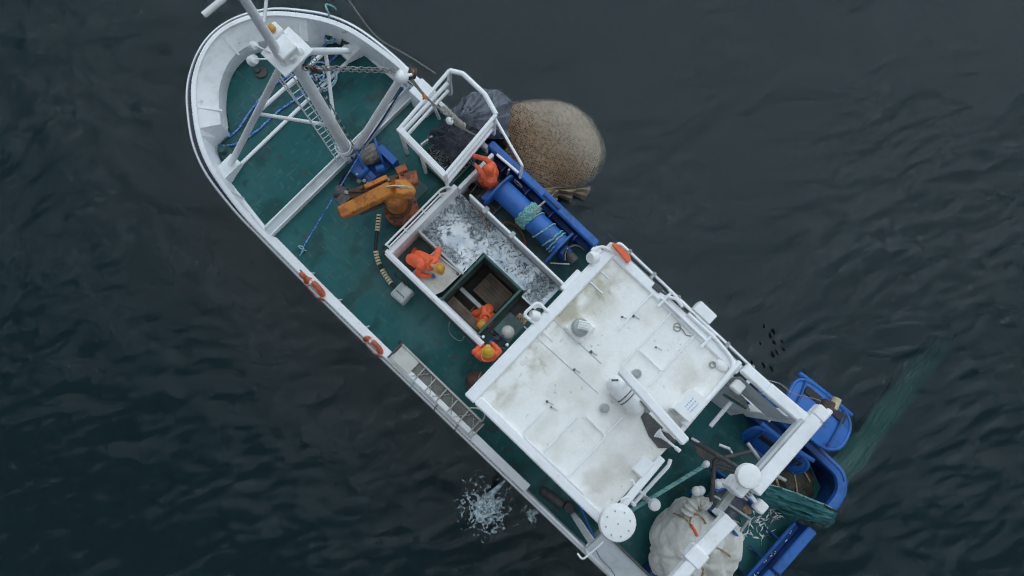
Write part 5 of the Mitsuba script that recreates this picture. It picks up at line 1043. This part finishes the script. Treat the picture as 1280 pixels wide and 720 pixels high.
for i in range(60):
    for j in range(40):
        s = j / 39; q = L0[i] * (1 - s) + L1[i] * s; e = np.array([i * .11, s * 5.0, 3.0])
        q = q + A(0, 0, .20 * math.sin(math.pi * s)) + A(0, 0, .16 * (meshkit.fbm(e * A(1, 2.2, 1), 3, 41) - .5) + .05 * abs(math.sin(s * 17 + 5 * meshkit.noise(e, 42)))) + A(.10, .10, 0) * (meshkit.fbm(e * 2.0, 3, 43) - .5) * 2; vv.append(q)
i, j = np.meshgrid(np.arange(59), np.arange(39), indexing='ij'); a = (i * 40 + j).ravel()
put(GN, 'netting', trimesh.Trimesh(np.array(vv), np.vstack([np.stack([a, a + 40, a + 41], -1), np.stack([a, a + 41, a + 1], -1)]), process=False), 'green_net', True)
put(GN, 'headline', tube(L0, .03, 7), 'green_rope'); put(GN, 'lashing', tube(spline([(-8.294, -3.480, 2.450), (-8.536, -3.539, 2.400), (-8.808, -3.670, 2.200)]), .022, 6), 'black_rubber')
put(GN, 'strands', cat([tube(spline([lerp((-6.038, -2.373, 3.200), (-6.172, -2.678, 3.200), q / 6), lerp((-6.495, -2.568, 2.600), (-6.694, -2.757, 2.600), q / 6), lerp((-7.063, -2.725, 2.000), (-7.259, -2.749, 2.000), q / 6)]), .016, 5) for q in range(7)]), 'green_net', kind='stuff')
k = thing('net_heap', 'dark heap of old netting in the starboard stern corner', 'fishing net'); m = trimesh.creation.icosphere(5, 1.0); w_ = m.vertices * A(.62, .62, .38)
w_ = w_ + m.vertices * (.35 * (meshkit.fbm(w_ * 3, 4, 31) - .5))[:, None] + A(-7.75, -3.55, 1.25); w_[:, 2] = np.maximum(w_[:, 2], 1.21); put(k, 'heap', trimesh.Trimesh(w_, m.faces, process=False), 'weed_net', True)
put(k, 'loose_rope', tube(spline([A(-7.6, -3.5, 1.62) + A(.4 * math.cos(q * 1.2), .4 * math.sin(q * .9), .03 * (q % 3)) for q in range(14)], 120), .018, 6), 'tan_rope')
one, onec = fish_mesh(.16, 8); pose = []
for q in range(4):
    M = trimesh.transformations.euler_matrix(.5 * (q - 1.5), 0, 0)[:3, :3]; mm = one.copy(); mm.vertices = mm.vertices @ M.T; pose.append(mikit.ply(mm, 'fish_skin', smooth=True, color=np.clip(onec * (.9 + .25 * q) + .10 * (q > 0), 0, 1)))
n_ = 0
while n_ < 110:
    x, y = rng.normal(-7.85, .30), rng.normal(-2.45, .45)
    if not (-8.3 < x < -6.7 and -3.6 < y < -.9): continue
    k = thing('silver_fish', 'small silver fish scattered on the wet green aft deck', 'fish', 'small fish scattered over the aft deck')
    scene[k] = {**pose[n_ % 4], 'to_world': T().translate([x, y, 1.222]).rotate([0, 0, 1], float(rng.uniform(0, 360))).scale(float(rng.uniform(.8, 1.2)))}; n_ += 1
# ---------------------------------------------------------------- in the water: foam, sinking trawl, weed
def foam(label, cx, cy, rad_, seed, dens, stretch=(1, 1)):
    xs = np.arange(cx - rad_, cx + rad_, .014); ys = np.arange(cy - rad_, cy + rad_, .014); X_, Y_ = np.meshgrid(xs, ys, indexing='ij')
    r = np.hypot((X_ - cx) / stretch[0], (Y_ - cy) / stretch[1]) / rad_
    q = np.stack([X_ * 4.2, Y_ * 4.2, 0 * X_ + seed], -1); wv = .35 * meshkit.fbm(q * 1.2, 3, seed + 5)[..., None]
    n1 = 1 - np.abs(2 * meshkit.fbm(q * 1.1 + wv, 4, seed) - 1); n2_ = 1 - np.abs(2 * meshkit.fbm(q * 2.6 + wv, 3, seed + 1) - 1); n3 = meshkit.fbm(q * 7, 2, seed + 2)
    core = np.exp(-(r / .33) ** 2)
    h = .55 * n1 ** 5 + .40 * n2_ ** 4 + .25 * (n3 - .5) + .45 * core - (1.0 - dens) - .55 * r ** 1.5
    drops = (meshkit.noise(q * 5.5, seed + 8) > .90) & (r < .95); h = np.maximum(h, np.where(drops, .03, -1))
    h = np.clip(h, 0, .25) * .22
    ok = (h[:-1, :-1] > 0) & (h[1:, 1:] > 0) & (h[1:, :-1] > 0) & (h[:-1, 1:] > 0)
    v = np.stack([X_, Y_, wave(X_, Y_) + .004 + h], -1).reshape(-1, 3); w = len(ys); i, j = np.nonzero(ok); a = i * w + j
    f = np.vstack([np.stack([a, a + w, a + w + 1], -1), np.stack([a, a + w + 1, a + 1], -1)])
    lo = v.copy(); lo[:, 2] -= h.ravel() + .02; m = trimesh.Trimesh(np.vstack([v, lo]), np.vstack([f, f[:, ::-1] + len(v)]), process=False); m.remove_unreferenced_vertices()
    k = thing('foam_patch', label, 'foam'); scene[k] = mikit.ply(m, 'foam_film', smooth=True); labels[k]['kind'] = 'stuff'; return k
fc = (-2.631, 2.508, 0.000); foam('white foam where pumped water splashes into the sea on the port side', fc[0], fc[1], 1.05, 3, .70)
fc = (-3.644, 1.783, 0.000); foam('faint small foam patch close to the port side near the gap in the rail', fc[0], fc[1], .50, 9, .52)
k = thing('discharge_jet', 'white jet of water pouring from the port side into the foam', 'water jet')
scene[k] = mikit.ply(tube(spline([(-2.420, 1.579, 0.900), (-2.432, 1.736, 0.750), (-2.460, 1.968, 0.450), (-2.490, 2.208, 0.120)], 30), np.linspace(.025, .085, 30) * (1 + .3 * np.sin(np.arange(30) * 2.1)), 10), 'foam_film', smooth=True)
L0, L1 = np.array(spline([(-8.755, -4.824, -0.350), (-8.727, -5.585, -0.400), (-8.782, -6.796, -0.600), (-8.796, -8.321, -1.000), (-9.108, -10.369, -1.800)], 50)), np.array(spline([(-9.683, -4.734, -0.350), (-9.657, -5.427, -0.400), (-9.617, -6.686, -0.600), (-9.611, -8.327, -1.000), (-9.651, -10.348, -1.800)], 50))
fr = lambda i, e: .30 * (meshkit.fbm(np.array([i * .13, e, 2.0]), 3, 51) - .3)
vv = [L0[i] * (1 - ju) + L1[i] * ju + A(0, 0, .18 * math.sin(math.pi * j / 19) + .04 * math.sin(j * 1.9 + i * .3)) for i in range(50) for j in range(20) for ju in [fr(i, 0.) + (j / 19) * (1 - fr(i, 0.) - fr(i, 7.))]]
i, j = np.meshgrid(np.arange(49), np.arange(19), indexing='ij'); a = (i * 20 + j).ravel()
k = thing('sunken_trawl', 'green trawl net trailing away under water from the starboard quarter', 'fishing net'); scene[k] = mikit.ply(trimesh.Trimesh(np.array(vv), np.vstack([np.stack([a, a + 20, a + 21], -1), np.stack([a, a + 21, a + 1], -1)]), process=False), 'pale_green_net', smooth=True)
ws = []
for q in range(13):
    c = A(*(-5.461, -5.997, 0.000)) + A(rng.normal(0, .32), rng.normal(0, .42), 0); L_ = rng.uniform(.03, .10); an = rng.uniform(.2, .9) + 2.2
    u = A(math.cos(an), math.sin(an), 0); m = ball((0, 0, 0), 1, sub=2); vv = m.vertices * A(L_, L_ * .38, .018); vv += 1.1 * L_ * (meshkit.fbm(vv * 16 + q * 3.1, 3, 3) - .5)[:, None] * A(1, 1, .05)
    m.vertices = np.c_[vv[:, 0] * u[0] - vv[:, 1] * u[1], vv[:, 0] * u[1] + vv[:, 1] * u[0], vv[:, 2]] + A(c[0], c[1], float(wave(np.array(c[0]), np.array(c[1]))) + .01); ws.append(m)
k = thing('floating_weed', 'dark scraps of weed drifting off the starboard side of the wheelhouse', 'seaweed'); scene[k] = mikit.ply(cat(ws), 'weed', smooth=True); labels[k]['kind'] = 'stuff'
# ---------------------------------------------------------------- the crew
SUIT, GLOVE, SKIN, BOOT = (.82, .135, .05), (.05, .12, .30), (.50, .30, .21), (.03, .04, .035)
def ik(a, b, l1, l2, pole):
    a, b = np.asarray(a, float), np.asarray(b, float); d = b - a; L = np.linalg.norm(d); L = min(L, (l1 + l2) * .995); d /= np.linalg.norm(d)
    x = (l1 * l1 - l2 * l2 + L * L) / (2 * L); h = math.sqrt(max(l1 * l1 - x * x, 0)); p = np.asarray(pole, float); p = p - d * (p @ d); p /= np.linalg.norm(p) + 1e-9
    return a + d * x + p * h, a + d * L
def person(label, feet, pelvis, neck, head, look, side, hands, grip=(0, 0, -1), suit=SUIT, glove=GLOVE, head_gear='hood', gear_m='orange_fabric', seed=1):
    k = thing('person', label, 'person'); pel, nk, hd = (A(*q) for q in (pelvis, neck, head)); look = A(*look) / np.linalg.norm(look); side = A(*side) / np.linalg.norm(side)
    up = (nk - pel) / np.linalg.norm(nk - pel); fwd = np.cross(up, side) if np.cross(up, side) @ look > 0 else -np.cross(up, side)
    bones = []
    def bone(p0, r0, p1, r1, col): bones.append((A(*p0), r0, A(*p1), r1, col))
    sh = {s: nk - up * .10 + side * s * .20 for s in (1, -1)}; hp_ = {s: pel + side * s * .10 for s in (1, -1)}
    ch = nk - up * .22
    for s in (1, -1):
        bone(hp_[s], .15, ch + side * s * .10, .155, suit); bone(ch + side * s * .10, .15, sh[s], .095, suit); bone(sh[s], .09, nk - up * .02, .085, suit)
        ft = A(*feet[0 if s == 1 else 1]); an = ft + A(0, 0, .10); kn, an = ik(hp_[s], an, .45, .45, fwd * 1.0 + A(0, 0, .2))
        bone(hp_[s], .125, kn, .095, suit); bone(kn, .095, an, .085, suit); bone(an, .07, an + A(fwd[0], fwd[1], 0) * .04 - A(0, 0, .05), .06, BOOT); bone(an - A(0, 0, .055), .05, an + A(fwd[0], fwd[1], 0) * .19 - A(0, 0, .06), .042, BOOT)
        hd_t = A(*hands[0 if s == 1 else 1]); el, wr = ik(sh[s], hd_t, .31, .28, -up * .6 + side * s * .7 - fwd * .2)
        bone(sh[s], .088, el, .07, suit); bone(el, .07, wr, .058, suit)
        dr_ = (wr - el) / np.linalg.norm(wr - el); g = A(*grip); g = g - dr_ * (g @ dr_); g /= np.linalg.norm(g) + 1e-9; lat = np.cross(dr_, g)
        pm = wr + dr_ * .085; bone(wr, .032, pm + lat * .02, .026, glove); bone(wr, .032, pm - lat * .024, .024, glove); bone(pm + lat * .02, .024, pm - lat * .024, .022, glove)
        for q, (o, l) in enumerate(((.030, .075), (.010, .085), (-.012, .080), (-.032, .062))):
            f0 = pm + lat * o; f1 = f0 + dr_ * l * .5 + g * .012; f2_ = f1 + dr_ * l * .18 + g * l * .35; f3 = f2_ - dr_ * l * .1 + g * l * .22
            bone(f0, .0105, f1, .0105, glove); bone(f1, .0105, f2_, .0098, glove); bone(f2_, .0098, f3, .0088, glove)
        t0 = wr + dr_ * .03 + lat * .03; t1 = t0 + dr_ * .035 + lat * .032 + g * .012; bone(t0, .014, t1, .012, glove); bone(t1, .012, t1 + dr_ * .03 + g * .02 - lat * .006, .0105, glove)
    bone(nk - up * .03, .062, hd - look * .01, .058, SKIN)
    hu = hd - nk; hu -= look * (hu @ look); hu = hu / np.linalg.norm(hu) if np.linalg.norm(hu) > .03 else np.cross(side, look) * np.sign(np.cross(side, look)[2] or 1)
    hs = np.cross(look, hu)
    bone(hd + hu * .03 - look * .02, .095, hd + hu * .035 + look * .015, .088, SKIN); bone(hd + look * .03 - hu * .03, .07, hd + look * .055 - hu * .075, .038, SKIN)
    bone(hd + look * .095 + hu * .01, .012, hd + look * .115 - hu * .02, .015, SKIN); bone(hd + look * .085 - hu * .055 - hs * .02, .011, hd + look * .085 - hu * .055 + hs * .02, .011, (.42, .2, .16))
    for s in (1, -1): bone(hd + hs * s * .088 + hu * .01, .016, hd + hs * s * .09 - hu * .02, .012, SKIN); bone(hd + look * .083 + hs * s * .033 + hu * .015, .011, hd + look * .084 + hs * s * .035 + hu * .015, .011, (.05, .04, .04))
    man = []
    for p0, r0, p1, r1, c in bones:
        sg_ = 20 if r0 > .03 else 10
        man.append(m3.Manifold.batch_hull([m3.Manifold.sphere(r0, sg_).translate(tuple(p0)), m3.Manifold.sphere(r1, sg_).translate(tuple(p1))]))
    M_ = m3.Manifold.batch_boolean(man, m3.OpType.Add).refine_to_length(.016); mg = M_.to_mesh(); m = trimesh.Trimesh(mg.vert_properties[:, :3], mg.tri_verts, process=True)
    trimesh.smoothing.filter_taubin(m, iterations=8)
    V_ = np.array(m.vertices); best, idx = np.full(len(V_), 9.), np.zeros(len(V_), int)
    for q, (p0, r0, p1, r1, c) in enumerate(bones):
        d = p1 - p0; t = np.clip((V_ - p0) @ d / (d @ d + 1e-12), 0, 1); dist = np.linalg.norm(V_ - p0 - t[:, None] * d, axis=1) - (r0 + (r1 - r0) * t); w = dist < best; best[w], idx[w] = dist[w], q
    col = np.array([b[4] for b in bones])[idx]; issuit = np.all(np.abs(col - np.array(suit)) < 1e-6, axis=1)
    nz = meshkit.fbm(V_ * 7, 3, seed) - .5; fine = meshkit.fbm(V_ * A(26, 26, 18), 2, seed + 3) - .5
    V_ = V_ + np.array(m.vertex_normals) * (issuit * (.060 * nz + .028 * fine))[:, None]
    col = col * (1 + .25 * (meshkit.fbm(V_ * 9, 3, seed + 7)[:, None] - .5))
    put(k, 'body', trimesh.Trimesh(V_, m.faces, process=False), 'body_color', True, color=np.clip(col, 0, 1))
    if head_gear == 'hood':
        s_ = trimesh.creation.icosphere(4, 1.0); keep = (s_.vertices @ look) < .62; sv_ = s_.vertices * .142; sv_ = sv_ + .02 * (meshkit.fbm(s_.vertices * 3, 3, seed)[:, None] - .5) * s_.vertices + hd + hu * .025 - look * .012
        fk = s_.faces[keep[s_.faces].all(1)]; hm = trimesh.Trimesh(sv_, fk, process=False); inn = hm.copy(); inn.vertices = (inn.vertices - hd) * .93 + hd; inn.invert(); put(k, 'hood', cat([hm, inn]), gear_m, True)
        put(k, 'collar', torus(nk + up * .0, .11, .035, up, 28, 8), gear_m)
    else:
        put(k, 'helmet', lathe([(.145, .0), (.15, .012), (.132, .02), (.128, .06), (.108, .115), (.07, .148), (.02, .16)], hd + hu * .055, hu, 36), gear_m)
        put(k, 'helmet_ridge', tube([hd + hu * (.055 + .165 * math.sin(a)) + look * (.135 * math.cos(a)) for a in np.linspace(.35, 2.79, 14)], .012, 6), gear_m)
        put(k, 'peak', hullmesh([hd + hu * .06 + look * .13 + hs * .08, hd + hu * .06 + look * .13 - hs * .08, hd + hu * .056 + look * .19 + hs * .045, hd + hu * .056 + look * .19 - hs * .045, hd + hu * .068 + look * .13 + hs * .08, hd + hu * .068 + look * .13 - hs * .08]), gear_m)
        put(k, 'collar', torus(nk + up * .01 - fwd * .03, .125, .045, up - fwd * .3, 28, 8), 'orange_fabric')
        if seed == 9: put(k, 'reflective_trim', torus(nk + up * .045 - fwd * .035, .138, .008, up - fwd * .3, 28, 6, 0.2, 4.6), 'white_plastic')
    return k
UPI = A(.69, -.72, 0); RTI = A(-.70, -.71, 0)      # picture-up and picture-right on the deck
person('person in an orange hooded suit on the brown platform, pulling lines towards the net frame', ((3.190, -3.608, 1.370), (3.113, -3.834, 1.370)), (3.157, -3.708, 2.220), (3.239, -3.725, 2.750), (3.270, -3.696, 2.980), (.75, -.2, -.15), (.55, -.80, 0), ((3.848, -3.784, 2.450), (3.682, -3.641, 2.420)), seed=3)
person('person in orange oilskins and an amber helmet bending over the beige sorting tray', ((3.374, -0.811, 1.250), (3.418, -1.093, 1.250)), (3.165, -0.933, 2.080), (2.730, -1.054, 2.320), (2.524, -1.103, 2.380), (-.75, .12, -.35), (-.45, -.9, 0), ((2.813, -1.343, 2.020), (2.587, -0.853, 2.020)), head_gear='helmet', gear_m='amber_plastic', seed=5)
person('person in orange oilskins and a yellow helmet standing upright by the front of the wheelhouse', ((0.272, -0.342, 1.210), (0.048, -0.470, 1.210)), (0.160, -0.423, 2.100), (0.168, -0.425, 2.660), (0.186, -0.455, 2.860), (.62, -.72, -.2), (.70, .71, 0), ((0.453, -0.498, 2.150), (0.251, -0.719, 2.150)), head_gear='helmet', gear_m='yellow_plastic', seed=9)
person('person in orange oilskins stooping down inside the dark fish hold', ((0.966, -1.313, 0.490), (0.985, -1.114, 0.490)), (0.902, -1.265, 1.250), (0.864, -1.073, 1.520), (0.836, -0.955, 1.540), (.25, .75, -.45), (-.7, .5, 0), ((0.994, -0.939, 1.000), (0.771, -0.889, 1.000)), head_gear='helmet', gear_m='amber_plastic', seed=13)
